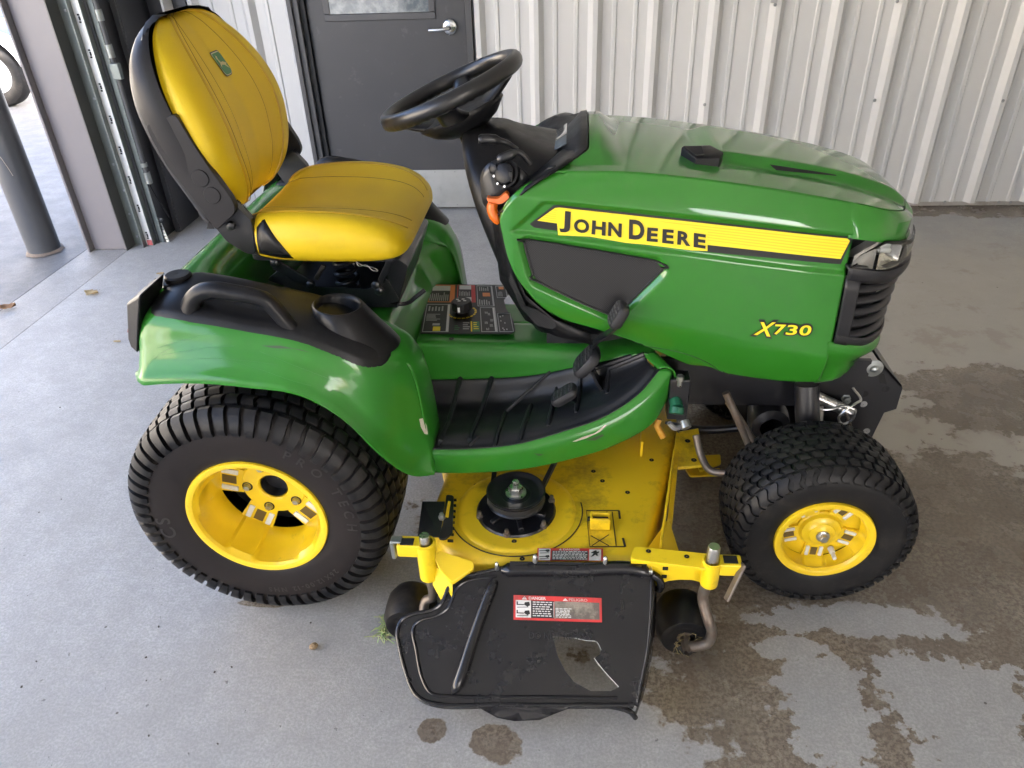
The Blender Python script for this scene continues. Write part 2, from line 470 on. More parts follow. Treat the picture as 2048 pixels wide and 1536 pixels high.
# strap clips at the top of the view
CLIPM = mat('strap_clip', (.36, .36, .35), .4, metal=.6)
for q in ((0.979, 4.275, 1.085), (1.569, 4.275, 1.096), (2.144, 4.275, 1.098)):
    MB().box((q[0] - 1.6, -.040, q[2] + .012), (.034, .004, .050)).build('strap_clip', CLIPM, wall, bevel=.003)

# ------------------------------------------------------------------ personnel door
DOORM = mat('door_paint', (.036, .037, .041), .42, var=(2.2, (.045, .045, .047), .4, .7), rvar=.07, dirt=(13, (.17, .16, .16), .60, .78, .4), bump=(380, .12, .0008))
FRAMEM = mat('door_frame_paint', (.055, .055, .058), .45, rvar=.05)
door = empty('personnel_door', (-1.03, WALL_Y, 0))
tag(door, 'dark grey steel door with window, lever handle and metal kick plate', 'door')
def dl(p): return (p[0] + 1.03, p[1] - WALL_Y, p[2])
lx0, lx1 = -1.43, -.585
MB().box(((lx0 + lx1) / 2 + 1.03, .035, 1.035), (lx1 - lx0, .045, 2.04)).build('door_leaf', DOORM, door, bevel=.003)
MB().box((-1.488 + 1.03, .012, 1.06), (.062, .10, 2.12)).box((-1.497 + 1.03, -.046, 1.06), (.020, .02, 2.12)).build('door_frame', FRAMEM, door, bevel=.003)
MB().box((-1.444 + 1.03, .018, 1.05), (.026, .06, 2.09)).build('door_seal', mat('seal_rubber', (.012, .012, .013), .6), door, bevel=.002)
MB().box((-.562 + 1.03, .012, 1.06), (.034, .10, 2.12)).build('door_frame', FRAMEM, door, bevel=.003)
MB().box((-1.03 + 1.03, .012, 2.10), (.90, .10, .06)).build('door_frame', FRAMEM, door, bevel=.003)
wa, wb = dl((-1.338, 4.320, 1.046)), dl((-0.741, 4.320, 1.040))
wz = wa[2] - .012
wx0, wx1 = wa[0], wb[0]
f = MB()
f.box(((wx0 + wx1) / 2, .010, wz + .02), (wx1 - wx0, .014, .034)).box(((wx0 + wx1) / 2, .010, wz + .80), (wx1 - wx0, .014, .034))
f.box((wx0 + .017, .010, wz + .41), (.034, .014, .744)).box((wx1 - .017, .010, wz + .41), (.034, .014, .744))
wf = f.build('window_frame', mat('window_frame_paint', (.055, .055, .058), .4), door, bevel=.004)
GLASSD = mat('door_glass', (.10, .12, .13), .08, coat=.6, var=(24, (.28, .30, .30), .45, .75), spec=.6)
MB().box(((wx0 + wx1) / 2, .0105, wz + .41), (wx1 - wx0 - .066, .006, .744)).build('pane', GLASSD, wf)
KICK = mat('kick_plate_steel', (.44, .45, .44), .42, metal=.75, var=(7, (.36, .37, .36), .4, .7), rvar=.1, dirt=(14, (.25, .23, .2), .58, .8, .5))
kp = MB().box(((lx0 + lx1) / 2 + 1.03, .0105, .125), (lx1 - lx0 - .012, .003, .225)).build('kick_plate', KICK, door, bevel=.001)
for i in range(8):
    for z in (.028, .226):
        MB().lathe([(.004, 0), (.0035, -.002), (.0005, -.003)], (lx0 + 1.05 + i * .118, .0088, z), n=8).build('screw', SCREWM, kp)
hc = dl((-0.669, 4.300, 0.996))
SATIN = mat('satin_chrome', (.62, .63, .62), .24, metal=1, rvar=.05)
hd = MB().lathe([(.0005, -.012), (.020, -.0125), (.034, -.010), (.040, -.004), (.041, .004)], (hc[0], .008, hc[2]), n=32).build('handle', SATIN, door)
hl = dl((-0.774, 4.240, 0.992))
MB().tube(spline([(hc[0], 0, hc[2]), (hc[0], -.038, hc[2]), (hc[0] - .010, -.052, hc[2] - .001), (hc[0] - .045, -.055, hc[2] - .004), (hl[0], -.052, hc[2] - .006)], 18), [.011] * 6 + [.0095] * 12, 12).build('lever', SATIN, hd)

# ------------------------------------------------------------------ doorway on the left: jamb, track, corner
MAUVE = mat('jamb_paint', (.150, .140, .147), .42, coat=.1, coat_rough=.25, var=(2, (.165, .155, .161), .4, .7), rvar=.05)
j = empty('door_jamb', (-2.55, 3.72, 0)); tag(j, 'mauve grey metal clad jamb of the open bay doorway', 'jamb')
MB().box((0, .04, 1.6), (.195, .10, 3.2)).build('cladding', MAUVE, j, bevel=.004)
MB().box((-.105, -.02, 1.6), (.012, .06, 3.2)).build('corner_flange', MAUVE, j, bevel=.002)
MB().box((.100, .015, 1.6), (.007, .09, 3.2)).build('edge_trim', mat('edge_trim_dark', (.10, .10, .095), .4, metal=.4), j, bevel=.001)
MB().box((-.02, .32, 1.6), (.30, .46, 3.2)).build('wall_liner', DGREY, j)
tr = empty('door_track', (-2.38, 3.76, 0)); tag(tr, 'galvanised overhead door track beside the jamb', 'door track')
GALVD = mat('galvanised_dull', (.20, .225, .215), .45, metal=.6, var=(6, (.15, .17, .165), .4, .7), rvar=.1, dirt=(8, (.2, .18, .15), .6, .8, .4))
GALVW = mat('galvanised_pale', (.60, .61, .60), .42, metal=.3, var=(8, (.48, .49, .48), .4, .7), dirt=(7, (.3, .27, .23), .6, .8, .5))
a = MB(); a.box((-.032, .02, 1.6), (.075, .004, 3.2)).box((.006, -.005, 1.6), (.004, .05, 3.2)).build('mounting_angle', GALVD, tr, bevel=.001)
t = MB(); t.box((.027, .006, 1.6), (.036, .003, 3.2)).build('track_flange', GALVW, tr)
t = MB(); t.box((.046, .03, 1.6), (.003, .05, 3.2)).box((.066, .055, 1.6), (.04, .003, 3.2)).build('track_channel', GALVD, tr)
for z in (.05, .18, .31, .45, .78, 1.18, 1.5): 
    MB().lathe([(.007, -.001), (.007, -.006), (.004, -.008), (.0005, -.009)], (-.032 + random.uniform(-.012, .012), .017, z), n=8).build('bolt', SCREWM, tr)
for z in np.arange(.06, 1.6, .155):
    s = MB()
    for dz in (-.016, .016): s.box((.027, .0035, z + dz), (.010, .003, .008))
    s.box((.029, .0035, z), (.008, .003, .018)).build('slot', DARK, tr)
MB().box((.030, .0035, .018), (.028, .003, .03)).build('paint_mark', mat('red_mark', (.45, .10, .10), .6), tr)
cd = empty('conduit', (-2.29, 3.83, 0)); tag(cd, 'dark conduit with couplings and sensor box behind the door track', 'conduit')
MB().tube([(0, 0, .36), (0, 0, 3.2)], .013, 12).build('pipe', mat('conduit_paint', (.11, .115, .12), .4, metal=.5), cd)
for z, h in ((.36, .06), (.43, .02), (.99, .06), (1.15, .05)): MB().lathe([(.0135, -h/2), (.019, -h/2), (.019, h/2), (.0135, h/2)], (0, 0, z), 'z', 12).build('coupling', ZINC, cd)
MB().box((.018, -.022, .90), (.045, .03, .075)).build('sensor_box', GALVD, cd, bevel=.004)
MB().tube(spline([(.0, 0, .34), (.005, .0, .30), (.03, .01, .20), (.055, .01, .13)], 14), .0035, 6).build('cable', BLACK, cd)
# steel column and dark corner panels behind the track
cb = empty('steel_column', (-2.2, 4.15, 0)); tag(cb, 'dark grey steel column in the corner behind the seat', 'column')
MB().box((-.075, -.05, 1.85), (.008, .24, 3.7)).build('flange', DGREY, cb)
MB().box((.035, .125, 1.85), (.21, .008, 3.7)).build('web', DGREY, cb)
MB().box((-.085, -.18, 1.85), (.028, .012, 3.7)).build('edge_angle', DGREY, cb, bevel=.002)
MB().box((.062, .07, 1.85), (.012, .10, 3.7)).build('corner_flashing', WALLM, cb)
hl_ = empty('hold_down_stick', (-2.272, 3.815, 0.000)); tag(hl_, 'short perforated grey handle standing on the floor by the dark corner', 'handle')
MB().bar((.0, 0, .0), (-.028, .02, .105), .018, .006, up=(0, 1, 0)).build('shaft', ZINC, hl_, bevel=.002)
for k in range(5):
    for s in (-.004, .004): MB().lathe([(.0032, -.0045), (.0005, -.0046)], (-.004 - k * .0045 + s, .0005 + .0033 * k, .016 + k * .018), n=8).build('hole', DARK, hl_)
MB().tube(spline([(-.028, .02, .10), (-.034, .022, .118), (-.024, .022, .128), (-.010, .018, .122)], 10), .011, 10).build('knob', mat('grey_rubber', (.12, .125, .13), .5), hl_)

# ------------------------------------------------------------------ bollard
BOLM = mat('bollard_paint', (.050, .054, .062), .38, coat=.2, coat_rough=.15, var=(4, (.060, .064, .070), .4, .7), rvar=.05)
bo = empty('bollard', (-2.93, 3.70, 0)); tag(bo, 'dark grey steel bollard standing outside the doorway', 'bollard')
mb = MB().lathe([(.083, -.005), (.083, 1.15), (.078, 1.18), (.05, 1.21), (.001, 1.22)], (0, 0, 0), 'z', 40); mb.build('post', BOLM, bo)
g = MB(); ring = []
for i in range(30):
    a = i / 30 * 2 * math.pi; r = .094 + .016 * random.random()
    ring.append([(.082 * math.cos(a), .082 * math.sin(a), .012), (r * math.cos(a), r * math.sin(a), .001)])
g.grid(np.array(ring), cu=True).build('base_grout', mat('grout', (.16, .125, .095), .8, bump=(60, .6, .01)), bo)
SCR = mat('scratch', (.42, .36, .30), .5)
def bol(az, z): return (.0836 * math.cos(az), .0836 * math.sin(az), z)
pth = [bol(-1.9, .62), bol(-1.75, .57), bol(-1.62, .53), bol(-1.55, .545), bol(-1.40, .545), bol(-1.2, .50), bol(-1.05, .44)]
MB().tube(spline(pth, 24), .0014, 5).build('scratch', SCR, bo)

# ------------------------------------------------------------------ trailer outside, only its wheel end shows
tw = empty('utility_trailer', (-5.62, 7.5, 0)); tag(tw, 'blue trailer with a white wheel parked outside the doorway', 'trailer')
wc = (-.02, -.10, .30)
WHITEW = mat('white_wheel', (.62, .63, .64), .35, coat=.3); TBLUE = mat('trailer_blue', (.035, .06, .16), .35, coat=.4)
w = MB().lathe([(.01, -.02), (.05, -.03), (.055, .0), (.10, .015), (.145, .0), (.155, -.04), (.17, -.05), (.175, -.045)], wc, n=40).build('wheel', WHITEW, tw)
MB().lathe([(.175, -.05), (.20, -.07), (.25, -.075), (.285, -.06), (.300, -.03), (.302, .05), (.28, .10), (.2, .11), (.17, .08)], wc, n=48).build('tyre', RUBBER, w)
for k in range(5):
    a = k * 2 * math.pi / 5
    MB().lathe([(.012, -.001), (.012, -.016), (.001, -.020)], (wc[0] + .075 * math.cos(a), wc[1] + .012, wc[2] + .075 * math.sin(a)), n=6).build('lug_nut', STEEL, w)
MB().lathe([(.03, -.03), (.03, -.055), (.022, -.06), (.001, -.06)], wc, n=16).build('hub_cap', STEEL, w)
th = np.linspace(R(12), R(168), 22)
g = np.array([[(wc[0] + r_ * math.cos(a), y, wc[2] + r_ * math.sin(a)) for y in (-.22, .02)] for a in th for r_ in (.37,)])
MB().grid(g).build('mudguard', mat('mudguard_alu', (.55, .57, .60), .35, metal=.7), tw, solid=.006)
b_ = MB().box((-.6, .35, .66), (3.0, .55, .14)).box((-.6, .35, .82), (3.0, .50, .10)); b_.build('body', TBLUE, tw, bevel=.01)
MB().box((-.6, .10, .54), (3.0, .06, .09)).build('chassis_rail', STEELB, tw, bevel=.004)


# ================================================================== the lawn tractor
YC = 1.85
TR = empty('lawn_tractor', (0, YC, 0))
tag(TR, 'green and yellow riding lawn tractor with mower deck, parked on the concrete floor', 'lawn tractor')

def sstep(a, b, x):
    t = np.clip((np.asarray(x, float) - a) / (b - a), 0, 1); return t*t*(3 - 2*t)
def tyre(name, center, prof, side, rows, N, parent, h, materials, letters=None):
    """prof: outer half profile (lateral from centre, radius) bead -> crown; side=-1 outer face towards -y"""
    pr = np.array(prof + [(-y, r) for y, r in prof[::-1]])
    pr = np.array([p for i, p in enumerate(pr) if i == 0 or np.linalg.norm(p - pr[i-1]) > 1e-5])
    s = np.r_[0, np.cumsum(np.linalg.norm(np.diff(pr, axis=0), axis=1))]
    fy, fr = cr(s, pr[:, 0]), cr(s, pr[:, 1])
    mb = MB(); n = 96
    u = np.linspace(0, s[-1], 44); prof2 = np.stack([fy(u), fr(u)], 1)
    a = np.linspace(0, 2*np.pi, n, endpoint=False)
    def P(y, r, th): return (center[0] + r*math.cos(th), center[1] - side*y*1.0, center[2] + r*math.sin(th))
    G = np.array([[P(y, r, t) for y, r in prof2] for t in a])
    mb.cur = 1; mb.grid(G, cu=True)
    # lugs
    mb.cur = 0
    half = s[-1] / 2
    for row in rows:     # (s0, s1, fraction, phase, skew, nseg, mirror)
        for sgn in (1, -1):
            s0, s1, frac, ph, skew, ns = row[:6]
            if sgn < 0 and row[6] == 0: continue
            for k in range(N):
                t0 = (k + ph) * 2*np.pi / N; w = 2*np.pi / N * frac
                ring = []
                for q in np.linspace(0, 1, ns + 1):
                    ss = s0 + (s1 - s0) * q
                    sv = ss if sgn > 0 else s[-1] - ss
                    y, r = float(fy(sv)), float(fr(sv))
                    e = 1e-3; ty, tr_ = float(fy(sv + e) - fy(sv - e)), float(fr(sv + e) - fr(sv - e))
                    l = math.hypot(ty, tr_); ny, nr = -tr_/l, ty/l
                    if nr*1 + (ny*y)*10 < 0: ny, nr = -ny, -nr
                    hh = h * min(1, min(q, 1-q) * 14 + .55)
                    zig = skew(q) * 2*np.pi / N
                    tc = t0 + zig; wid = w * (row[7](q) if len(row) > 7 else 1)
                    yb, rb = y - ny*.004, r - nr*.004
                    yt, rt = y + ny*hh, r + nr*hh
                    ring.append([P(yb, rb, tc - wid/2), P(yt, rt, tc - wid/2*.88), P(yt, rt, tc + wid/2*.88), P(yb, rb, tc + wid/2)])
                mb.loft(ring)
    return mb.build(name, materials, parent, angle=32)

def rim(name, c, side, R0, dish, hub, mtl, bolts, parent, steps, solid=False):
    """dished wheel: flange radius R0, disc set back by dish"""
    s = -side      # +: into the wheel
    n = 120; a = np.linspace(0, 2*np.pi, n, endpoint=False)
    prof = [(R0 - .004, .016), (R0, .004), (R0 - .002, -.003), (R0 - .010, -.004), (R0 - .017, -.001), (R0 - .021, .006)] + steps
    mb = MB(); rings = []
    for r, h in prof:
        ring = []
        for t in a:
            k = abs(((t - math.pi * 1.5 + math.pi / 5) % (2*math.pi/5)) - math.pi/5) / (math.pi/5)
            k = 1 - k if False else k
            near = max(0, 1 - abs(((t - bolts[2]) * 5 / (2*math.pi) + .5) % 1 - .5) * 2 / .42)
            rr = r - (.007 * min(1, near * 9) if h > .012 else 0)
            ring.append((c[0] + rr*math.cos(t), c[1] + s*h, c[2] + rr*math.sin(t)))
        rings.append(ring)
    mb.loft(rings, caps=False)
    rb, db = steps[-1]
    ri = hub[0]; ro = hub[1]
    # hub plate
    mb.lathe([(ri, db + .030), (ri, db - .002), (ri + .004, db - .006), (ro - .004, db - .006), (ro, db - .002), (ro, db + .02)], (c[0], c[1], c[2]) if s > 0 else c, n=48) if s > 0 else \
        mb.lathe([(ri, -db - .030), (ri, -db + .002), (ri + .004, -db + .006), (ro - .004, -db + .006), (ro, -db + .002), (ro, -db - .02)], c, n=48)
    if solid: mb.lathe([(ro - .01, s*(db + .004)), (rb + .002, s*(db + .004))], c, n=60)
    # spokes: tapered plates from hub to barrel
    for k in range(5):
        t = bolts[2] + k * 2*math.pi/5
        e = np.array((math.cos(t), 0, math.sin(t))); q = np.array((-math.sin(t), 0, math.cos(t)))
        w0, w1 = hub[2], hub[3]; r0, r1 = ro - .008, rb + .004
        yy = c[1] + s*(db - .004)
        pts = [np.array(c) * (1, 0, 1) + e*r0 - q*w0, np.array(c) * (1, 0, 1) + e*r1 - q*w1, np.array(c) * (1, 0, 1) + e*r1 + q*w1, np.array(c) * (1, 0, 1) + e*r0 + q*w0]
        mb.prism([(p[0], yy, p[2]) for p in pts], (0, s*.012, 0))
    o = mb.build(name, mtl, parent, angle=35)
    for k in range(5):
        t = bolts[2] + k * 2*math.pi/5
        e = np.array((math.cos(t), 0, math.sin(t))); q = np.array((-math.sin(t), 0, math.cos(t))); cc = np.array(c, float)
        M3 = np.stack([e, (0, 1, 0), q], 1)
        rm = (ro + rb) / 2; ln = (rb - ro) * .72
        for sg in (-1, 1):
            MB().box(cc + e*(rm - .002) + q*sg*hub[2]*.74 + np.array((0, s*(db - .005), 0)), (ln, .006, hub[2]*.40), M3).build('pale_pad', PADGREY, o, bevel=.0015)
        MB().box(cc + e*rm + np.array((0, s*(db - .0035), 0)), (ln*.86, .003, hub[2]*.70), M3).build('recess', mat('recess_brown', (.10, .065, .015), .6) if k == 0 and not bpy.data.materials.get('recess_brown') else bpy.data.materials['recess_brown'], o)
    # dark drum behind
    MB().lathe([(.001, s*(db + .030)), (rb - .004, s*(db + .034))], c, n=40).build('brake_drum', STEELB, o)
    if bolts[0]:
        for k in range(5):
            t = bolts[1] + k * 2*math.pi/5
            p = (c[0] + bolts[0]*math.cos(t), c[1], c[2] + bolts[0]*math.sin(t))
            MB().lathe([(.0135, s*(db - .0065)), (.0135, s*(db - .0072)), (.010, s*(db - .0074))], p, n=20).build('bolt_seat', DARK, o)
            MB().lathe([(.0088, s*(db - .005)), (.0088, s*(db - .015)), (.0075, s*(db - .017)), (.0004, s*(db - .0172))], p, n=6).build('lug_bolt', STEEL, o)
    return o

def ring_text(txt, size, c, side_y, r, a_start, mtl, parent, name='raised_lettering', spread=1.0, off=.0006, flip=1):
    """moulded letters on a sidewall; angles run clockwise as read from outside"""
    mb = MB(); ang = a_start
    for ch in txt:
        if ch == ' ': ang -= size * .5 / r * spread; continue
        v, f = text_mb(ch, size, off)
        if len(v) == 0: continue
        wdt = v[:, 0].max()
        ang2 = ang - (wdt / 2) / r
        e = np.array((math.cos(ang2), 0, math.sin(ang2))); q = np.array((math.sin(ang2), 0, -math.cos(ang2)))
        P = [np.array(c) * (1, 0, 1) + e*(r + p[1]) + q*(p[0] - wdt/2) + np.array((0, side_y(r + p[1]), 0)) for p in v]
        mb.add(P, f); ang -= (wdt + size * .16) / r * spread
    o = mb.build(name, mtl, parent); o['kind'] = 'stuff'; return o

RX, RZ, RYC = -.748, .322, .430          # rear wheel centre, lateral centre of tyre
rprof = [(-.126, .160), (-.137, .172), (-.1435, .200), (-.1475, .232), (-.1470, .262), (-.139, .288), (-.122, .304), (-.08, .311), (-.04, .313), (0, .3135)]
def zig(q): return .10 * math.sin(q * 9.4)
LET = mat('tyre_lettering', (.020, .016, .0145), .30, spec=.6)
def rear_wheel(side):
    cy = side * RYC
    c = (RX, cy + side * .139, RZ)
    r = rim('rear_wheel', c, side, .172, .125, (.036, .082, .036, .044), YELLOW, (.066, R(250), R(240)), TR,
            [(.152, .014), (.151, .045), (.150, .066), (.145, .078), (.141, .12)])
    rows = [(.100, .168, .76, 0, lambda q: .10 * sstep(.45, .7, q), 7, 1, lambda q: .80 + .25 * min(1, q * 1.6)),
            (.173, .205, .84, .5, lambda q: .10 * math.sin(q * 3.14), 3, 1),
            (.210, .243, .84, .0, lambda q: .10 * math.sin(q * 3.14), 3, 1),
            (.248, .279, .84, .5, lambda q: .10 * math.sin(q * 3.14), 3, 1)]
    tyre('tyre', (RX, cy, RZ), rprof, -side, rows, 54, r, .0105, [RUBBER, SIDEWALL])
    return r
rw = rear_wheel(-1); rear_wheel(1)
rw['label'] = 'yellow rear wheel with deep dished rim on the near side'
MB().lathe([(.0335, .120), (.034, .150), (.012, .150), (.001, .150)], (RX, -RYC - .139, RZ), n=32).build('hub', STEELB, rw)
def rsy(r): return -RYC - float(np.interp(r, [.172, .2, .232, .262, .288], [.137, .1435, .1475, .147, .139])) - .0022
ring_text('PRO TECH', .034, (RX, 0, RZ), rsy, .222, R(62), LET, rw, spread=1.35)
ring_text('26X12.00-12 NHS', .020, (RX, 0, RZ), rsy, .226, R(-42), LET, rw, spread=1.1)
ring_text('CS', .050, (RX, 0, RZ), rsy, .215, R(196), LET, rw, spread=1.0)

FX, FZ, FYC = .608, .224, .385
fprof = [(-.092, .110), (-.101, .122), (-.1065, .142), (-.1090, .162), (-.1085, .182), (-.1000, .201), (-.085, .212), (-.05, .2175), (0, .2195)]
def front_wheel(side):
    cy = side * FYC; c = (FX, cy + side * .103, FZ)
    r = rim('front_wheel', c, side, .1185, .05, (.012, .054, .022, .028), YELLOW, (0, 0, R(268)), TR,
            [(.101, .012), (.100, .03), (.097, .038), (.095, .045)], solid=True)
    r2 = [(.078, .118, .62, 0, lambda q: .22 * math.sin(q * 6.0), 8, 1)]
    for i in range(4): r2.append((.121 + i * .0252, .1437 + i * .0252, .80, .5 * (i % 2) + .25, lambda q: .16 * math.sin(q * 3.14), 3, 1))
    tyre('tyre', (FX, cy, FZ), fprof, -side, r2, 46, r, .0062, [RUBBER, RUBBER])
    return r
fw = front_wheel(-1); front_wheel(1)
fw['label'] = 'yellow front wheel with pale pads round the hub on the near side'
fc = (FX, -FYC - .103, FZ)
MB().lathe([(.050, .040), (.046, .030), (.034, .027), (.030, .022), (.020, .020), (.016, .017), (.001, .017)], fc, n=40).build('hub_cap', YELLOW, fw)
MB().lathe([(.016, .016), (.016, .013), (.001, .012)], fc, n=24).build('washer', STEEL, fw)
MB().lathe([(.0105, .014), (.0105, .003), (.009, .001), (.0005, .001)], fc, n=6).build('axle_bolt', STEEL, fw)
t = R(300); vp = (fc[0] + .079 * math.cos(t), fc[1], fc[2] + .079 * math.sin(t))
MB().lathe([(.008, .045), (.007, .03), (.005, .028), (.005, .010), (.0005, .009)], vp, n=12).build('valve_stem', PADGREY, fw)


# ------------------------------------------------------------------ hood
def sstep(a, b, x):
    t = np.clip((np.asarray(x, float) - a) / (b - a), 0, 1); return t*t*(3 - 2*t)
zc_ = cr([-.06, .125, .356, .544, .60, .68, .735, .79], [1.052, 1.047, 1.019, .986, .973, .949, .925, .893])
L4 = cr([-.2, -.06, .268, .596, .8], [1.015, 1.000, .962, .913, .875])
L3 = cr([-.2, -.044, .598, .8], [.997, .984, .906, .88]); L2 = cr([-.2, -.10, .60, .8], [.938, .927, .829, .81])
L1 = cr([-.2, .294, .627, .8], [.80, .688, .612, .60])
zb_ = cr([-.166, -.158, -.150, -.103, -.041, .051, .138, .20, .25, .285, .340, .366, .431, .528, .62],
         [.945, .90, .861, .771, .708, .671, .637, .605, .575, .555, .550, .534, .522, .515, .520])
zt_ = cr([-.166, -.160, -.136, -.085, -.040, -.015], [.955, .972, 1.005, 1.036, 1.051, 1.0515])
SCREEN = [(-0.112, -0.272, 0.898), (-0.103, -0.272, 0.905), (0.182, -0.272, 0.853), (0.196, -0.272, 0.835), (0.191, -0.272, 0.824), (0.119, -0.272, 0.741), (0.102, -0.272, 0.725), (0.079, -0.272, 0.721), (-0.085, -0.272, 0.805), (-0.095, -0.272, 0.826)]
SCR2 = np.array([(p[0], p[2]) for p in SCREEN])
def sdist(px, pz, poly):
    """signed distance to polygon, negative inside"""
    d = np.full(px.shape, 9.); ins = np.zeros(px.shape, bool); n = len(poly)
    for i in range(n):
        a, b = poly[i], poly[(i+1) % n]; e = b - a
        t = np.clip(((px - a[0])*e[0] + (pz - a[1])*e[1]) / (e @ e), 0, 1)
        d = np.minimum(d, np.hypot(px - a[0] - t*e[0], pz - a[1] - t*e[1]))
        c1 = (a[1] > pz) != (b[1] > pz)
        with np.errstate(divide='ignore', invalid='ignore'):
            xi = a[0] + (pz - a[1]) / (b[1] - a[1] + 1e-12) * e[0]
        ins ^= c1 & (px < xi)
    return np.where(ins, -d, d)
def side_y(x, z):
    x = np.asarray(x, float); z = np.asarray(z, float)
    y = np.full(np.broadcast(x, z).shape, -.282)
    y = y + .032 * np.clip((L1(x) - z) / .10, 0, 1.6)**1.6
    y = y + .006 * np.clip((z - L1(x)) / .25, 0, 1)
    t = np.clip((z - L4(x)) / np.maximum(zc_(np.maximum(x, -.06)) - L4(x), .01), 0, 1.3)
    y = y + .026 * t**1.15
    rec = sstep(-.006, .004, z - (L2(x) - .004)) * (1 - sstep(-.004, .008, z - (L3(x) + .004)))
    lim = sstep(-.135, -.112, x - (z - .94) * 1.1)
    y = y + .0075 * rec * lim
    sd_ = sdist(x, z, SCR2)
    y = y + .013 * (1 - sstep(-.002, .016, sd_))
    y = y + .10 * np.clip(x - .50, 0, 1)**1.5
    y = y + .55 * np.clip(-.135 - x, 0, 1)**1.25
    return y
nu, nv = 190, 130
us = np.r_[np.linspace(-.166, -.10, 26)[:-1], np.linspace(-.10, .60, nu - 25)]
G = np.zeros((nu, nv, 3))
for i, x in enumerate(us):
    zb, zt = float(zb_(x)), float(zt_(x)) if x < -.015 else float(zc_(x))
    z = zb + (zt - zb) * np.linspace(0, 1, nv)
    G[i, :, 0] = x; G[i, :, 2] = z; G[i, :, 1] = side_y(np.full(nv, x), z)
# curl the free edges inwards
for i in range(nu):
    zz = G[i, :, 2]; d0 = zz - zz[0]
    G[i, :, 1] += .010 * np.clip(1 - d0 / .010, 0, 1)**2
    if us[i] < -.02:
        d1 = zz[-1] - zz; G[i, :, 1] += .010 * np.clip(1 - d1 / .012, 0, 1)**2
hood = MB().grid(G).build('hood', GREEN, TR, angle=60, solid=.004)
Gm = G.copy(); Gm[:, :, 1] *= -1
hood_far = MB().grid(Gm, flip=True).build('hood_side', GREEN, hood, angle=60, solid=.004)

def nose_plan(k, pts):   # pts near half from side to centre; k in 0..1 over near half, mirrored beyond
    P = np.array(pts); return spline(P, 40)
def top_z(x, y):
    x = np.asarray(x, float); y = np.asarray(y, float); ay = np.abs(y)
    z = zc_(x) + .012 * (1 - np.clip(ay / .255, 0, 1)**2)
    z = z + .020 * (1 - sstep(.112 - .02*(x-.3), .146 - .02*(x-.3), ay)) * sstep(.27, .33, x) * (1 - sstep(.72, .79, x) * .6)
    bump = .037 * (1 - sstep(.050, .112, x)) * np.clip(1 - (ay / .215)**3, 0, 1)
    return z + bump
wcr = lambda x: -float(side_y(np.array([x]), zc_(np.array([x])))[0])
nose = spline([(.60, -wcr(.60)), (.665, -.236), (.718, -.195), (.757, -.115), (.772, 0)], 34)
xn = lambda y: float(np.interp(-abs(y), nose[:, 1], nose[:, 0]))
rows = []
vs_ = np.r_[np.linspace(-1, 1, 131)]
for v in vs_:
    ay = abs(v) * .2555
    xr = .03 - .075 * float(sstep(.165, .25, ay))
    xe = xn(min(ay, wcr(.60))) if ay < wcr(.60) else .60
    xs_ = np.r_[np.linspace(xr, .14, 40)[:-1], np.linspace(.14, xe, 90)]; col_ = []
    for x in xs_:
        w = wcr(min(x, .60)) if x < .60 else .2555
        y = math.copysign(min(ay / .2555 * w, w), v) if x < .6 else math.copysign(min(ay, .2555) * wcr(.6) / .2555, v)
        col_.append((x, y, float(top_z(x, y))))
    rows.append(col_)
htop = MB().grid(np.array(rows)).build('hood_top', GREEN, hood, angle=50, solid=.004)
# nose lip wrapping round the front
low = spline([(.60, -.276), (.672, -.264), (.730, -.216), (.769, -.125), (.785, 0)], 34)
lipz = np.interp(np.linspace(0, 1, 34), [0, .3, .6, 1], [.912, .893, .879, .872])
near = []
for i in range(34):
    a = np.array([nose[i][0], nose[i][1], float(top_z(nose[i][0], nose[i][1]))]); b = np.array([low[i][0], low[i][1], lipz[i]])
    mid = (a + b) / 2 + np.array([.012, -.010 * (1 - i / 33), .012]) * .8 * min(1, i / 12)
    inn = b + np.array([-.02, .02 * (1 - i/33), .002])
    near.append([a, .25*a + .5*mid + .25*b + (mid - (a+b)/2)*.5, b, b + (0, 0, -.006), inn + (0, 0, -.006)])
st = []
for x in np.linspace(.588, .60, 3)[:-1]:
    zz = np.array([float(zc_(x)), float(zc_(x)) * .5 + .456, .912, .906, .908]); yy = [float(side_y(np.array([x]), np.array([min(q, float(zc_(x)))]))[0]) - .0005 for q in zz]
    st.append([(x, yy[0], zz[0]), (x, yy[1], zz[1]), (x, yy[2], zz[2]), (x, yy[2], zz[3]), (x, yy[2] + .02, zz[4])])
near = np.vstack([np.array(st), np.array(near)]); full = np.vstack([near, (near * (1, -1, 1))[::-1][1:]])
MB().grid(full).build('nose_lip', GREEN, hood, angle=35)
# bumper under the grille
bt = spline([(.59, -.279), (.67, -.267), (.726, -.218), (.761, -.125), (.777, 0)], 34)
bb = spline([(.59, -.253), (.65, -.241), (.694, -.200), (.72, -.115), (.732, 0)], 34)
zt2 = np.interp(np.linspace(0, 1, 34), [0, .4, .7, 1], [.655, .628, .625, .625]); zb2 = np.interp(np.linspace(0, 1, 34), [0, .2, .5, 1], [.516, .522, .552, .565])
near = []
for i in range(34):
    near.append([(bt[i][0] - .012, bt[i][1] + .012, zt2[i] + .004), (bt[i][0], bt[i][1], zt2[i]), (bt[i][0] + .004, bt[i][1] - .002, zt2[i] - .022),
                 ((.4*bt[i][0] + .6*bb[i][0]), (.4*bt[i][1] + .6*bb[i][1]), .45*zt2[i] + .55*zb2[i]), (bb[i][0], bb[i][1], zb2[i] + .008), (bb[i][0] - .008, bb[i][1] + .008, zb2[i])])
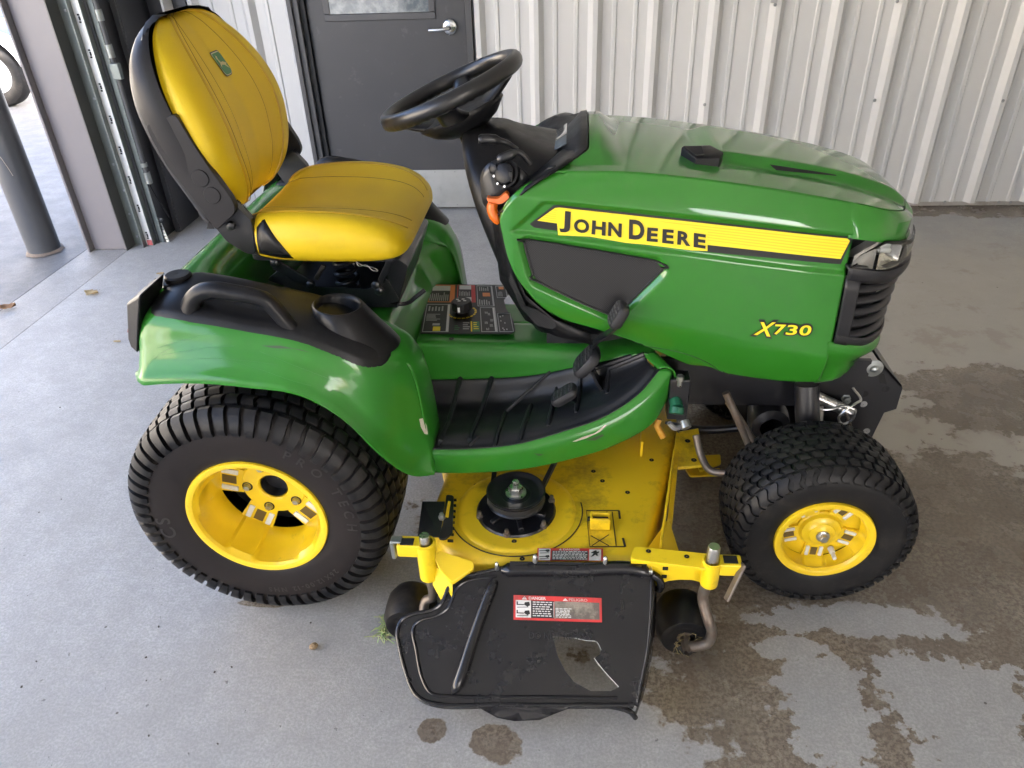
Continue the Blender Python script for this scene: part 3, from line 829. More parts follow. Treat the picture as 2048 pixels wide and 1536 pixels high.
near = np.array([spline(r, 16) for r in near]); full = np.vstack([near, (near * (1, -1, 1))[::-1][1:]])
MB().grid(full).build('bumper', GREEN, hood, angle=50)

# ------------------------------------------------------------------ grille
gt = spline([(.598, -.278), (.675, -.268), (.738, -.220), (.780, -.125), (.796, 0)], 40)
gb = spline([(.606, -.280), (.67, -.266), (.724, -.220), (.759, -.125), (.774, 0)], 40)
gt = np.vstack([gt, (gt * (1, -1))[::-1][1:]]); gb = np.vstack([gb, (gb * (1, -1))[::-1][1:]])
GZ0, GZ1 = .630, .845
def gp(s, z, off=0.0):
    k = (z - GZ0) / (GZ1 - GZ0); S = s * (len(gt) - 1); i = min(int(S), len(gt) - 2); f = S - i
    P = (gt[i] + (gt[i+1] - gt[i]) * f) * k + (gb[i] + (gb[i+1] - gb[i]) * f) * (1 - k)
    T = (gt[i+1] - gt[i]); T = T / np.linalg.norm(T); N_ = np.array([T[1], -T[0]])
    return np.array([P[0] + N_[0]*off, P[1] + N_[1]*off, z])
gtop = lambda s: .843 - .014 * min(1, s / .12, (1 - s) / .12)
gbot = lambda s: .632 + (.02 * max(0, 1 - min(s, 1-s) / .10))
GRB = mat('grille_plastic', (.016, .016, .018), .36, bump=(800, .1, .0005), rvar=.06)
ss = np.linspace(0, 1, 90)
def band(f0, f1, off0, off1, s0=0., s1=1., n=6, bulge=.0):
    g = []
    for s in np.linspace(s0, s1, max(8, int(90 * (s1 - s0)))):
        a, b = f0(s), f1(s); g.append([gp(s, a + (b - a)*q, off0 + (off1 - off0)*q + bulge*math.sin(q*math.pi)) for q in np.linspace(0, 1, n)])
    return np.array(g)
fr_ = MB()
fr_.grid(band(lambda s: gtop(s) - .034, gtop, .004, .010, bulge=.004))
fr_.grid(band(lambda s: gtop(s), lambda s: gtop(s) + .004, .010, -.016, n=3))
fr_.grid(band(gbot, lambda s: gbot(s) + .026, .0, .004, bulge=.003))
fr_.grid(band(lambda s: gbot(s), lambda s: gtop(s) - .02, .003, .006, 0, .042, bulge=.003)); fr_.grid(band(lambda s: gbot(s), lambda s: gtop(s) - .02, .003, .006, .958, 1, bulge=.003))
grille = fr_.build('grille', GRB, TR, angle=50, solid=.006)
MB().grid(band(lambda s: .63, lambda s: .85, -.035, -.035)).build('grille_backing', DARK, grille)
zlo, zhi = .662, .806
for k in range(5):
    z0 = zlo + (zhi - zlo) * k / 5
    f0 = lambda s, z0=z0: z0 + .001; f1 = lambda s, z0=z0: z0 + .0165
    m_ = MB(); g = band(f0, f1, -.000, -.014, .028, .972, n=5, bulge=.003); m_.grid(g)
    m_.build('louvre', GRB, grille, angle=50, solid=.004)

# ------------------------------------------------------------------ headlights
LENS = bpy.data.materials.new('headlight_lens'); LENS.use_nodes = True
b = LENS.node_tree.nodes['Principled BSDF']; b.inputs['Transmission Weight'].default_value = 1.0; b.inputs['Roughness'].default_value = .04; b.inputs['IOR'].default_value = 1.25; b.inputs['Base Color'].default_value = (.86, .87, .86, 1)
CHROME = mat('reflector', (.68, .66, .62), .14, metal=1)
hz0 = lambda s: gtop(s) - .006
def hz1(s): return float(np.interp(min(s, 1 - s), [0, .02, .09, .2, .5], [.838, .866, .902, .884, .872]))
def strip(f0, f1, off, s0, s1, n=6, m=26, bulge=0.):
    return np.array([[gp(s, f0(s) + (f1(s) - f0(s))*q, off + bulge*math.sin(q*math.pi)) for q in np.linspace(0, 1, n)] for s in np.linspace(s0, s1, m)])
for sgn in (0, 1):
    fl = (lambda s: 1 - s) if sgn else (lambda s: s)
    rng = (.0, .36) if not sgn else (.64, 1.0)
    hl = MB().grid(strip(hz0, hz1, -.040, *rng)).build('headlight', mat('lamp_housing', (.16, .16, .16), .35, metal=.4), TR)
    MB().grid(strip(lambda s: hz0(s) + .004, hz1, .002, *rng, bulge=.004)).build('lens', LENS, hl, solid=.002)
    a_, b_ = (.10, .19) if not sgn else (.81, .90)
    for q0, q1 in ((.09, .19), (.21, .33)):
        s0, s1 = (q0, q1) if not sgn else (1 - q1, 1 - q0)
        bowl = []
        for s in np.linspace(s0, s1, 14):
            k = (s - s0) / (s1 - s0) * 2 - 1
            bowl.append([gp(s, hz0(s) + .002 + (hz1(s) - hz0(s) - .004)*q, -.008 - .026*(1 - max(k*k, (2*q-1)**2))) for q in np.linspace(0, 1, 10)])
        MB().grid(np.array(bowl)).build('reflector', CHROME, hl)
        p = gp((s0 + s1)/2, (hz0(s0) + hz1(s0))/2, -.022)
        MB().lathe([(.006, -.02), (.006, .006), (.001, .009)], p, 'x', 12).build('bulb', WHITEP, hl)
    s0, s1 = (.018, .08) if not sgn else (.92, .982)
    MB().grid(strip(hz0, hz1, -.010, s0, s1)).build('side_reflector', mat('amber_clear', (.50, .47, .42), .25, metal=.6), hl)
# filler behind the lamps
MB().grid(strip(lambda s: .83, lambda s: .905, -.05, 0, 1, m=50)).build('lamp_backing', DARK, grille)

# ------------------------------------------------------------------ hood decals and vents
side_tree = bvh_of(hood)
def decal(name, pts, mtl, off, dens=.03, parent=None, tree=None, direction=(0, 1, 0)):
    v, f = densify(pts, [tuple(range(len(pts)))], dens)
    v = drape(v, tree or side_tree, direction, off)
    return MB().add(v, f).build(name, mtl, parent or hood, angle=60)
def sub_pts(poly): return [tuple(p) for p in poly]
bk = decal('stripe_border', [(-0.099, -0.272, 0.942), (-0.046, -0.272, 0.984), (-0.038, -0.272, 0.985), (0.601, -0.272, 0.907), (0.586, -0.272, 0.844), (0.277, -0.272, 0.877), (-0.090, -0.272, 0.934)], BLACKP, .0010)
ye = decal('stripe', [(-0.082, -0.272, 0.950), (-0.043, -0.272, 0.978), (-0.034, -0.272, 0.979), (0.596, -0.272, 0.903), (0.583, -0.272, 0.857), (0.275, -0.272, 0.894)], YELP, .0016)
yl_, yr_ = ((-0.041, -0.272, 0.978), (-0.082, -0.272, 0.950)), ((0.595, -0.272, 0.903), (0.583, -0.272, 0.857))
def lerp(a, b, t): return tuple(np.array(a) + (np.array(b) - np.array(a)) * t)
for k in range(6):
    t0 = .12 + k * .145; t1 = t0 + .05
    q = [lerp(yl_[0], yl_[1], t0), lerp(yr_[0], yr_[1], t0), lerp(yr_[0], yr_[1], t1), lerp(yl_[0], yl_[1], t1)]
    decal('stripe_line', q, YELPD, .0021, parent=ye)
def glyph(ch, q, off_fac, mtl, lift, parent, name, grow=0.0, tree=None):
    """fit one glyph into a quad: tl, tr, br, bl"""
    v, f = text_mb(ch, 1.0, off_fac)
    lo, hi = v.min(0), v.max(0)
    tl, tr_, br, bl = [np.array(p) for p in q]
    out = []
    for p in v:
        a = (p[0] - lo[0]) / (hi[0] - lo[0]); b = (p[1] - lo[1]) / (hi[1] - lo[1])
        a = -grow + a*(1 + 2*grow); b = -grow + b*(1 + 2*grow)
        out.append((bl*(1-a) + br*a)*(1-b) + (tl*(1-a) + tr_*a)*b)
    v2, f2 = densify(out, f, .006)
    return MB().add(drape(v2, tree or side_tree, (0, 1, 0), lift), f2).build(name, mtl, parent, angle=60)
LETS = [('J', (-0.031, -0.272, 0.972), (-0.009, -0.272, 0.969), (-0.011, -0.272, 0.923), (-0.033, -0.272, 0.926)),
        ('O', (-0.000, -0.272, 0.954), (0.031, -0.272, 0.951), (0.031, -0.272, 0.921), (-0.001, -0.272, 0.925)),
        ('H', (0.039, -0.272, 0.950), (0.067, -0.272, 0.946), (0.067, -0.272, 0.916), (0.038, -0.272, 0.920)),
        ('N', (0.074, -0.272, 0.946), (0.102, -0.272, 0.942), (0.102, -0.272, 0.912), (0.074, -0.272, 0.916)),
        ('D', (0.119, -0.272, 0.951), (0.150, -0.272, 0.948), (0.152, -0.272, 0.905), (0.120, -0.272, 0.909)),
        ('E', (0.159, -0.272, 0.933), (0.181, -0.272, 0.931), (0.182, -0.272, 0.901), (0.159, -0.272, 0.903)),
        ('E', (0.192, -0.272, 0.929), (0.215, -0.272, 0.927), (0.217, -0.272, 0.896), (0.193, -0.272, 0.899)),
        ('R', (0.225, -0.272, 0.925), (0.252, -0.272, 0.921), (0.254, -0.272, 0.891), (0.226, -0.272, 0.895)),
        ('E', (0.260, -0.272, 0.920), (0.285, -0.272, 0.916), (0.287, -0.272, 0.885), (0.262, -0.272, 0.889))]
decal('letter_ground', [(-0.041, -0.272, 0.969), (-0.034, -0.272, 0.977), (-0.004, -0.272, 0.974), (0.154, -0.272, 0.953), (0.289, -0.272, 0.924), (0.293, -0.272, 0.878), (0.259, -0.272, 0.880), (0.156, -0.272, 0.894), (0.114, -0.272, 0.898), (0.034, -0.272, 0.913), (-0.036, -0.272, 0.917)], YELP, .0026, .008, parent=ye)
for ch, a, b, c_, d in LETS:
    glyph(ch, (a, b, c_, d), .040, BLACKP, .0046, ye, 'letter', .03)
BADGE = [('X', (0.428, -0.282, 0.708), (0.465, -0.282, 0.707), (0.457, -0.282, 0.670), (0.418, -0.282, 0.675)),
         ('7', (0.464, -0.282, 0.702), (0.489, -0.282, 0.701), (0.485, -0.282, 0.675), (0.463, -0.282, 0.676)),
         ('3', (0.492, -0.282, 0.701), (0.516, -0.282, 0.700), (0.515, -0.282, 0.674), (0.490, -0.282, 0.675)),
         ('0', (0.522, -0.282, 0.700), (0.548, -0.282, 0.699), (0.546, -0.282, 0.672), (0.519, -0.282, 0.674))]
bd = None
for ch, a, b, c_, d in BADGE:
    o = glyph(ch, (a, b, c_, d), .05, BLACKP, .0012, hood, 'badge_backing', .17)
    glyph(ch, (a, b, c_, d), .02, YELP, .0030, o, 'badge_digit')
# perforated side screen in its recess
SM = bpy.data.materials.new('perforated_screen'); SM.use_nodes = True
nt = SM.node_tree; b = nt.nodes['Principled BSDF']; b.inputs['Roughness'].default_value = .5
tcn = nt.nodes.new('ShaderNodeTexCoord'); mp = nt.nodes.new('ShaderNodeMapping'); mp.inputs['Rotation'].default_value = (0, R(45), 0); mp.inputs['Scale'].default_value = (1, 0, 1)
ck = nt.nodes.new('ShaderNodeTexVoronoi'); ck.inputs['Scale'].default_value = 260; ck.inputs['Randomness'].default_value = 0
rp = nt.nodes.new('ShaderNodeMapRange'); rp.inputs['From Min'].default_value = .30; rp.inputs['From Max'].default_value = .42
mx = nt.nodes.new('ShaderNodeMix'); mx.data_type = 'RGBA'; mx.inputs[6].default_value = (.004, .004, .004, 1); mx.inputs[7].default_value = (.020, .020, .022, 1)
nt.links.new(tcn.outputs['Object'], mp.inputs[0]); nt.links.new(mp.outputs[0], ck.inputs['Vector']); nt.links.new(ck.outputs['Distance'], rp.inputs[0]); nt.links.new(rp.outputs[0], mx.inputs[0]); nt.links.new(mx.outputs[2], b.inputs['Base Color'])
so = decal('side_screen', SCREEN, SM, .002, .02)
ring = np.array(drape(spline(SCREEN, 12, True), side_tree, (0, 1, 0), .003)); 
MB().tube(np.vstack([ring, ring[:1]]), .0028, 6, caps=False).build('screen_gasket', BLACKP, so)
seam = spline([(0.140, -0.260, 0.625), (0.184, -0.270, 0.623), (0.256, -0.275, 0.610), (0.319, -0.270, 0.582), (0.360, -0.262, 0.547), (0.370, -0.258, 0.521)], 24)
MB().tube(np.array(drape([tuple(p) for p in seam], side_tree, (0, 1, 0), .0002)), .0012, 5).build('panel_seam', mat('seam_dark', (.006, .03, .008), .6), hood)
# vents on top
for sgn in (-1,):
    p = (0.277, -0.135, 1.059); vx, vy, vz = p[0], sgn * .135, float(top_z(p[0], .135))
    def sc(pts, z0): return [(vx + a, vy + sgn * b_, z0 + h) for a, b_, h in pts]
    m_ = MB()
    outer = [(-.040, -.018, .024), (-.012, .030, .010), (.040, .030, .012), (.052, .0, .016), (.030, -.040, .020)]
    ro_ = [np.array(sc([(a, b_, -.012) for a, b_, h in outer], vz)), np.array(sc([(a, b_, h) for a, b_, h in outer], vz)), np.array(sc([(a*.86, b_*.86, h + .003) for a, b_, h in outer], vz))]
    m_.loft(ro_)
    vv = m_.build('hood_vent', BLACK, hood, bevel=.002)
    MB().prism(sc([(-.036, -.010, .0265), (-.012, .024, .0155), (.006, .022, .0165), (.004, -.014, .0255)], vz), (0, 0, .002)).build('vent_opening', DARK, vv)
top_tree = bvh_of(htop)
SLOT = [(0.435, -0.128, 1.028), (0.504, -0.126, 1.013), (0.586, -0.122, 0.990), (0.588, -0.124, 0.986), (0.516, -0.132, 0.999), (0.449, -0.138, 1.012)]
for sgn in (1, -1):
    pts = [(p[0], p[1] * sgn, p[2]) for p in SLOT]
    decal('vent_slot', pts, DARK, .0012, .02, tree=top_tree, direction=(0, .0, -1))

# ------------------------------------------------------------------ dash, column, steering wheel
def rrect(x0, x1, hw, z, r=.06, n=6, tilt=0.0):
    pts = fillet([(x0, -hw), (x1, -hw), (x1, hw), (x0, hw)], r, n)
    return [(p[0], p[1], z + tilt * (p[0] - x0)) for p in pts]
secs = [rrect(-.085, .12, .215, .60), rrect(-.120, .12, .222, .66), rrect(-.172, .12, .225, .77), rrect(-.200, .12, .222, .85), rrect(-.230, .10, .212, .93),
        rrect(-.250, .06, .195, .99, .07), rrect(-.264, .045, .160, 1.03, .07), rrect(-.272, -.10, .105, 1.065, .06), rrect(-.272, -.150, .075, 1.085, .05), rrect(-.268, -.165, .062, 1.098, .04)]
dash = MB().loft(secs).build('dashboard', BLACK, TR, sub=1)
# instrument hood (raised bezel inside the green cowl)
bz = []
for q in np.linspace(-1, 1, 25):
    y = q * .235; ay = abs(y)
    xr = .028 - .075 * float(sstep(.165, .25, ay))
    zt = float(top_z(xr, y)) + .003
    bz.append([(xr + .004, y, zt - .012), (xr, y, zt), (xr - .018, y*.97, zt - .002), (xr - .030, y*.92, zt - .016), (xr - .10, y*.86, zt - .065), (xr - .165, y*.72, zt - .060), (xr - .20, y*.6, zt - .075)])
bz = np.array([spline(r, 18) for r in bz])
MB().grid(bz).build('instrument_panel', BLACK, dash, angle=50, solid=.006)
# gauge glass window
gw = [(-.020, -.09), (-.020, .09), (-.085, .075), (-.085, -.075)]
MB().add([(x, y, 1.066 + (x + .02) * .62) for x, y in gw], [(0, 1, 2, 3)]).build('gauge_window', mat('gauge_glass', (.12, .15, .18), .06, coat=1), dash, solid=.004)
# side arch piece running down beside the hood
arch = [(0.031, -0.030, 1.091), (0.040, -0.070, 1.078), (0.028, -0.130, 1.067), (-0.003, -0.200, 1.065), (-0.036, -0.250, 1.058), (-0.096, -0.275, 1.028), (-0.160, -0.272, 0.970)]
inner = [(-0.004, -0.020, 1.082), (-0.013, -0.050, 1.059), (-0.036, -0.100, 1.053), (-0.060, -0.140, 1.042), (-0.085, -0.165, 1.027), (-0.130, -0.190, 0.998), (-0.188, -0.205, 0.927)]
A, B = spline(arch, 20), spline(inner, 20)
for sgn in (1, -1):
    g = np.array([[a, (a*.7 + b*.3) + (0, -.006, .006), (a*.3 + b*.7) + (0, -.003, .003), b, b + (0, .03, -.03)] for a, b in zip(A, B)]) * (1, sgn, 1)
    MB().grid(np.array([spline(r, 10) for r in g])).build('side_bezel', BLACK, dash, angle=60, solid=.004)
# lower side cover between column and hood, with black mesh
for sgn in (1, -1):
    cov = [(-0.187, -0.220, 0.933), (-0.160, -0.268, 0.969), (-0.154, -0.262, 0.877), (-0.114, -0.262, 0.762), (-0.046, -0.262, 0.699), (0.040, -0.262, 0.661), (0.047, -0.262, 0.631), (-0.044, -0.255, 0.651), (-0.118, -0.235, 0.684), (-0.176, -0.222, 0.784)]
    cov = [(p[0], p[1]*sgn, p[2]) for p in cov]
    v, f = densify(cov, [tuple(range(len(cov)))], .05)
    o = MB().add(v, f).build('lower_cover', BLACK, dash, solid=.006)
    if sgn == 1:
        msh = [(-0.112, -0.268, 0.741), (-0.085, -0.270, 0.732), (-0.044, -0.270, 0.703), (-0.041, -0.270, 0.690), (-0.050, -0.268, 0.679), (-0.086, -0.262, 0.685), (-0.127, -0.250, 0.730), (-0.151, -0.258, 0.801), (-0.145, -0.264, 0.823)]
        v, f = densify(msh, [tuple(range(len(msh)))], .05); MB().add([(a, b_ - .004, c_) for a, b_, c_ in v], f).build('mesh_insert', SM, o)
# ignition panel
pnl = [(-0.213, -0.203, 1.037), (-0.182, -0.203, 1.066), (-0.143, -0.207, 1.065), (-0.094, -0.212, 1.024), (-0.120, -0.214, 0.986), (-0.186, -0.214, 0.948), (-0.209, -0.212, 0.965)]
v, f = densify(fillet(pnl, .02, 4), [tuple(range(len(pnl) * 4))], .05)
ip = MB().add(v, f).build('ignition_panel', BLACKG, dash, solid=.006)
kc = np.array((-0.152, -0.214, 1.036)); ax = np.array((-.35, -.85, .4)); ax /= np.linalg.norm(ax)
def disc_ax(mb, c, ax, prof, n=20):
    ax = np.array(ax, float) / np.linalg.norm(ax); u = np.cross(ax, (0, 0, 1.)); u /= np.linalg.norm(u); w = np.cross(ax, u); rings = []
    a = np.linspace(0, 2*np.pi, n, endpoint=False)
    for r, h in prof: rings.append(np.array(c) + ax*h + r*(np.cos(a)[:, None]*u + np.sin(a)[:, None]*w))
    return mb.loft(rings)
disc_ax(MB(), kc, ax, [(.030, -.01), (.030, .004), (.026, .006), (.024, .004), (.0225, .012), (.020, .014), (.001, .014)], 28).build('ignition_dial', BLACK, ip)
for k, t in enumerate((.3, 1.0, 1.7)):
    u = np.cross(ax, (0, 0, 1.)); u /= np.linalg.norm(u); w = np.cross(ax, u)
    p = kc + ax*.0065 + .0275*(math.cos(t)*u + math.sin(t)*w)
    disc_ax(MB(), p, ax, [(.003, 0), (.001, .0004)], 8).build('dial_mark', WHITEP, ip)
kk = np.array((-0.140, -0.225, 1.035)); MB().bar(kk - np.array((.0, 0, .012)), kk + np.array((.0, 0, .012)), .008, .020, up=(0, 1, .2)).build('key', BLACKG, ip, bevel=.003)
disc_ax(MB(), np.array((-0.179, -0.208, 1.046)), (-.5, -.8, .2), [(.013, 0), (.013, .004), (.010, .006), (.001, .006)], 6).build('switch_cap', BLACK, ip)
# parking brake / cruise levers
def lever(p0, p1, p2, p3):
    pth = spline([p0, p1, p2, p3], 16); rr = np.interp(np.linspace(0, 1, 16), [0, .05, .42, .5, 1], [.008, .0115, .0105, .006, .006])
    return MB().tube(pth, rr, 10)
lever((-0.213, -0.185, 1.104), (-0.182, -0.180, 1.103), (-0.155, -0.175, 1.095), (-0.130, -0.165, 1.075)).build('throttle_lever', BLACKG, TR)
lever((-0.170, -0.205, 1.064), (-0.148, -0.205, 1.073), (-0.123, -0.200, 1.079), (-0.098, -0.195, 1.052)).build('choke_lever', BLACKG, TR)
# orange knob at the side and orange lever behind the column
ok = MB().prism(fillet([(-0.197, -0.232, 0.990), (-0.188, -0.236, 0.988), (-0.168, -0.238, 0.988), (-0.151, -0.240, 1.003), (-0.142, -0.242, 0.993), (-0.159, -0.242, 0.978), (-0.177, -0.240, 0.975), (-0.193, -0.236, 0.980)], .005, 3), (0, .018, 0)).build('fuel_shutoff_knob', ORANGE, TR, bevel=.003)
MB().tube(spline([(-0.182, -0.238, 0.979), (-0.184, -0.240, 0.963), (-0.178, -0.244, 0.949), (-0.169, -0.246, 0.935)], 12), [.010, .012, .012, .012, .012, .012, .012, .012, .011, .010, .009, .006], 12).build('knob_body', ORANGE, ok)
MB().prism(fillet([(-0.236, 0.160, 1.035), (-0.224, 0.160, 1.066), (-0.218, 0.160, 1.053), (-0.215, 0.160, 1.027)], .008, 3), (0, .02, 0)).build('orange_lever', ORANGE, TR, bevel=.003)
# steering wheel
sc_ = np.array((-.296, 0, 1.172)); tilt = math.atan2(1.234 - 1.105, .32)
ex = np.array((math.cos(tilt), 0, math.sin(tilt))); ey = np.array((0, 1., 0)); ez = np.cross(ex, ey)
SR = .168
th = np.linspace(0, 2*np.pi, 121)[:-1]; rings = []
for t in th:
    rad = ex*math.cos(t) + ey*math.sin(t); q = np.linspace(0, 2*np.pi, 14, endpoint=False)
    wv = .0013 * math.sin(t * 48) * (1 if math.cos(t) < .55 else .0)
    ring = []
    for a in q:
        rr_ = .0175 + (wv if math.sin(a) < -.1 else 0)
        ring.append(sc_ + rad*(SR + rr_*.92*math.cos(a)) + ez*(rr_*1.08*math.sin(a)))
    rings.append(ring)
sw = MB().grid(np.array(rings), cu=True, cv=True).build('steering_wheel', BLACKG, TR, angle=60)
hub_c = sc_ - ez*.062
def spoke(t, w0, w1):
    rad = ex*math.cos(t) + ey*math.sin(t); tan = -ex*math.sin(t) + ey*math.cos(t); g = []
    for q in np.linspace(0, 1, 9):
        p = hub_c*(1-q) + (sc_ + rad*SR*.99)*q - ez*(.018*math.sin(q*math.pi)); w = w0 + (w1 - w0)*q
        th_ = .010
        g.append([p - tan*w - ez*th_*.4, p - tan*w*.7 + ez*th_, p + tan*w*.7 + ez*th_, p + tan*w - ez*th_*.4, p + tan*w*.7 - ez*th_*1.6, p - tan*w*.7 - ez*th_*1.6])
    return MB().loft(g)
for t in (math.pi/2, -math.pi/2): spoke(t, .06, .022).build('spoke', BLACKG, sw, sub=1)
bowl = []
for t in (0.0, math.pi): spoke(t, .085, .036).build('spoke', BLACK, sw, sub=1)
rings = []
for r, h in ((.001, -.105), (.045, -.102), (.075, -.085), (.098, -.060), (.095, -.050), (.06, -.046), (.001, -.045)):
    rings.append([sc_ + ez*h + r*(ex*1.12*math.cos(t) + ey*.92*math.sin(t)) for t in np.linspace(0, 2*np.pi, 32, endpoint=False)])
MB().loft(rings).build('hub', BLACK, sw, angle=60)
MB().tube([sc_ - ez*.09, sc_ - ez*.17], .030, 16).build('steering_column', BLACK, sw)


# ------------------------------------------------------------------ fenders
fx = [-.976, -.968, -.955, -.935, -.905, -.86, -.80, -.70, -.58, -.50, -.44, -.405, -.385, -.365, -.350, -.342]
fzt = [.700, .730, .775, .815, .838, .848, .840, .818, .790, .760, .729, .706, .686, .640, .540, .410]
fzl = [.680, .679, .680, .683, .686, .689, .690, .681, .658, .592, .487, .412, .378, .360, .354, .353]
fdy = cr(fx, [0] * 9 + [.004, .022, .056, .080, .100, .112, .116])
fzt_, fzl_ = cr(fx, fzt), cr(fx, fzl)
def fender(sgn):
    secs = []
    for x in np.r_[np.linspace(-.972, -.93, 14)[:-1], np.linspace(-.93, -.42, 50), np.linspace(-.415, -.340, 22)]:
        zt, zl = float(fzt_(x)), float(fzl_(x)); h = max(zt - zl, .02)
        pull = .045 * min(1, max(0, (-.925 - x) / .047))**2; dy = float(fdy(x))
        k = min(1, h / .15)
        s = [(-.285, min(.665, zt - .03)), (-.298, zt - .024*k), (-.325, zt - .002), (-.38, zt), (-.445, zt - .005*k), (-.478, zt - .018*k), (-.496, zt - .045*k),
             (-.505, zl + (h - .045*k) * .72 if h > .06 else zt - .5*h), (-.513, zl + max(.40*h, .02)), (-.519, zl + .046*k), (-.532, zl + .022*k), (-.543, zl + .008), (-.544, zl), (-.538, zl - .005), (-.520, zl + .002)]
        s = [(y + dy * min(1, max(0, (-.30 - y) / .18)), z) for y, z in s]
        secs.append([(x, sgn * (y + pull), z) for y, z in spline(s, 44)])
    return MB().grid(np.array(secs)).build('fender', GREENF, TR, angle=60, solid=.003)
fn = fender(1); fn['label'] = 'scratched green fender over the near rear wheel'
ff = fender(-1)
ftree = bvh_of(fn)
# worn paint at the front tip of the fender
cw = [(-0.365, -0.470, 0.508), (-0.357, -0.470, 0.503), (-0.352, -0.470, 0.477), (-0.351, -0.470, 0.454), (-0.357, -0.470, 0.462), (-0.363, -0.470, 0.485)]
CHIP = mat('bare_chip', (.55, .52, .44), .5, dirt=(30, (.2, .14, .08), .4, .7, .7)); SCUFF = mat('dark_scuff', (.03, .06, .025), .5); PALESC = mat('pale_scratch', (.045, .22, .05), .4)
decal('paint_chip', cw, CHIP, .0012, .01, parent=fn, tree=ftree)
for q in ([(-0.666, -0.500, 0.760), (-0.625, -0.500, 0.759), (-0.582, -0.500, 0.749), (-0.560, -0.500, 0.741), (-0.599, -0.500, 0.752), (-0.637, -0.500, 0.754)],):
    decal('scuff_mark', q, SCUFF, .0008, .01, parent=fn, tree=ftree)
random.seed(3)
def scratch(p, q, w=.0003):
    n = 14; pts = [tuple(np.array(p) * (1 - t) + np.array(q) * t + np.array((0, 0, .004 * math.sin(t * 3.1)))) for t in np.linspace(0, 1, n)]
    v = drape(pts, ftree, (0, 1, 0), .0004); MB().tube(np.array(v), w, 4).build('scratch', PALESC, fn)
scratch((-0.895, -0.500, 0.756), (-0.761, -0.500, 0.787)); scratch((-0.886, -0.500, 0.743), (-0.724, -0.500, 0.760)); scratch((-0.808, -0.500, 0.737), (-0.632, -0.500, 0.721))
scratch((-0.773, -0.500, 0.741), (-0.563, -0.500, 0.676)); scratch((-0.671, -0.500, 0.748), (-0.497, -0.500, 0.669)); scratch((-0.913, -0.500, 0.727), (-0.858, -0.500, 0.759))
# centre platform under the seat and rear deck between the fenders
pl = []
for y in np.linspace(-.40, .40, 29):
    e = float(sstep(.24, .30, abs(y))); xk = -.085 * (1 - float(sstep(.20, .33, abs(y))))
    pl.append([(-.965, y, .70), (-.955, y, .80), (-.93, y, .835), (-.88, y, .842), (-.83, y, .80 + .02*e), (-.79, y, .70 + .05*e), (-.74, y, .672 + .05*e), (-.55, y, .668 + .02*e), (-.40 + xk, y, .664 + .006*e), (-.378 + xk, y, .655), (-.366 + xk, y, .62), (-.358 + xk*.8, y, .56), (-.352 + xk*.6, y, .40), (-.350 + xk*.6, y, .35)])
MB().grid(np.array([spline(r, 60) for r in pl])).build('seat_platform', GREEN, TR, angle=60, solid=.003)
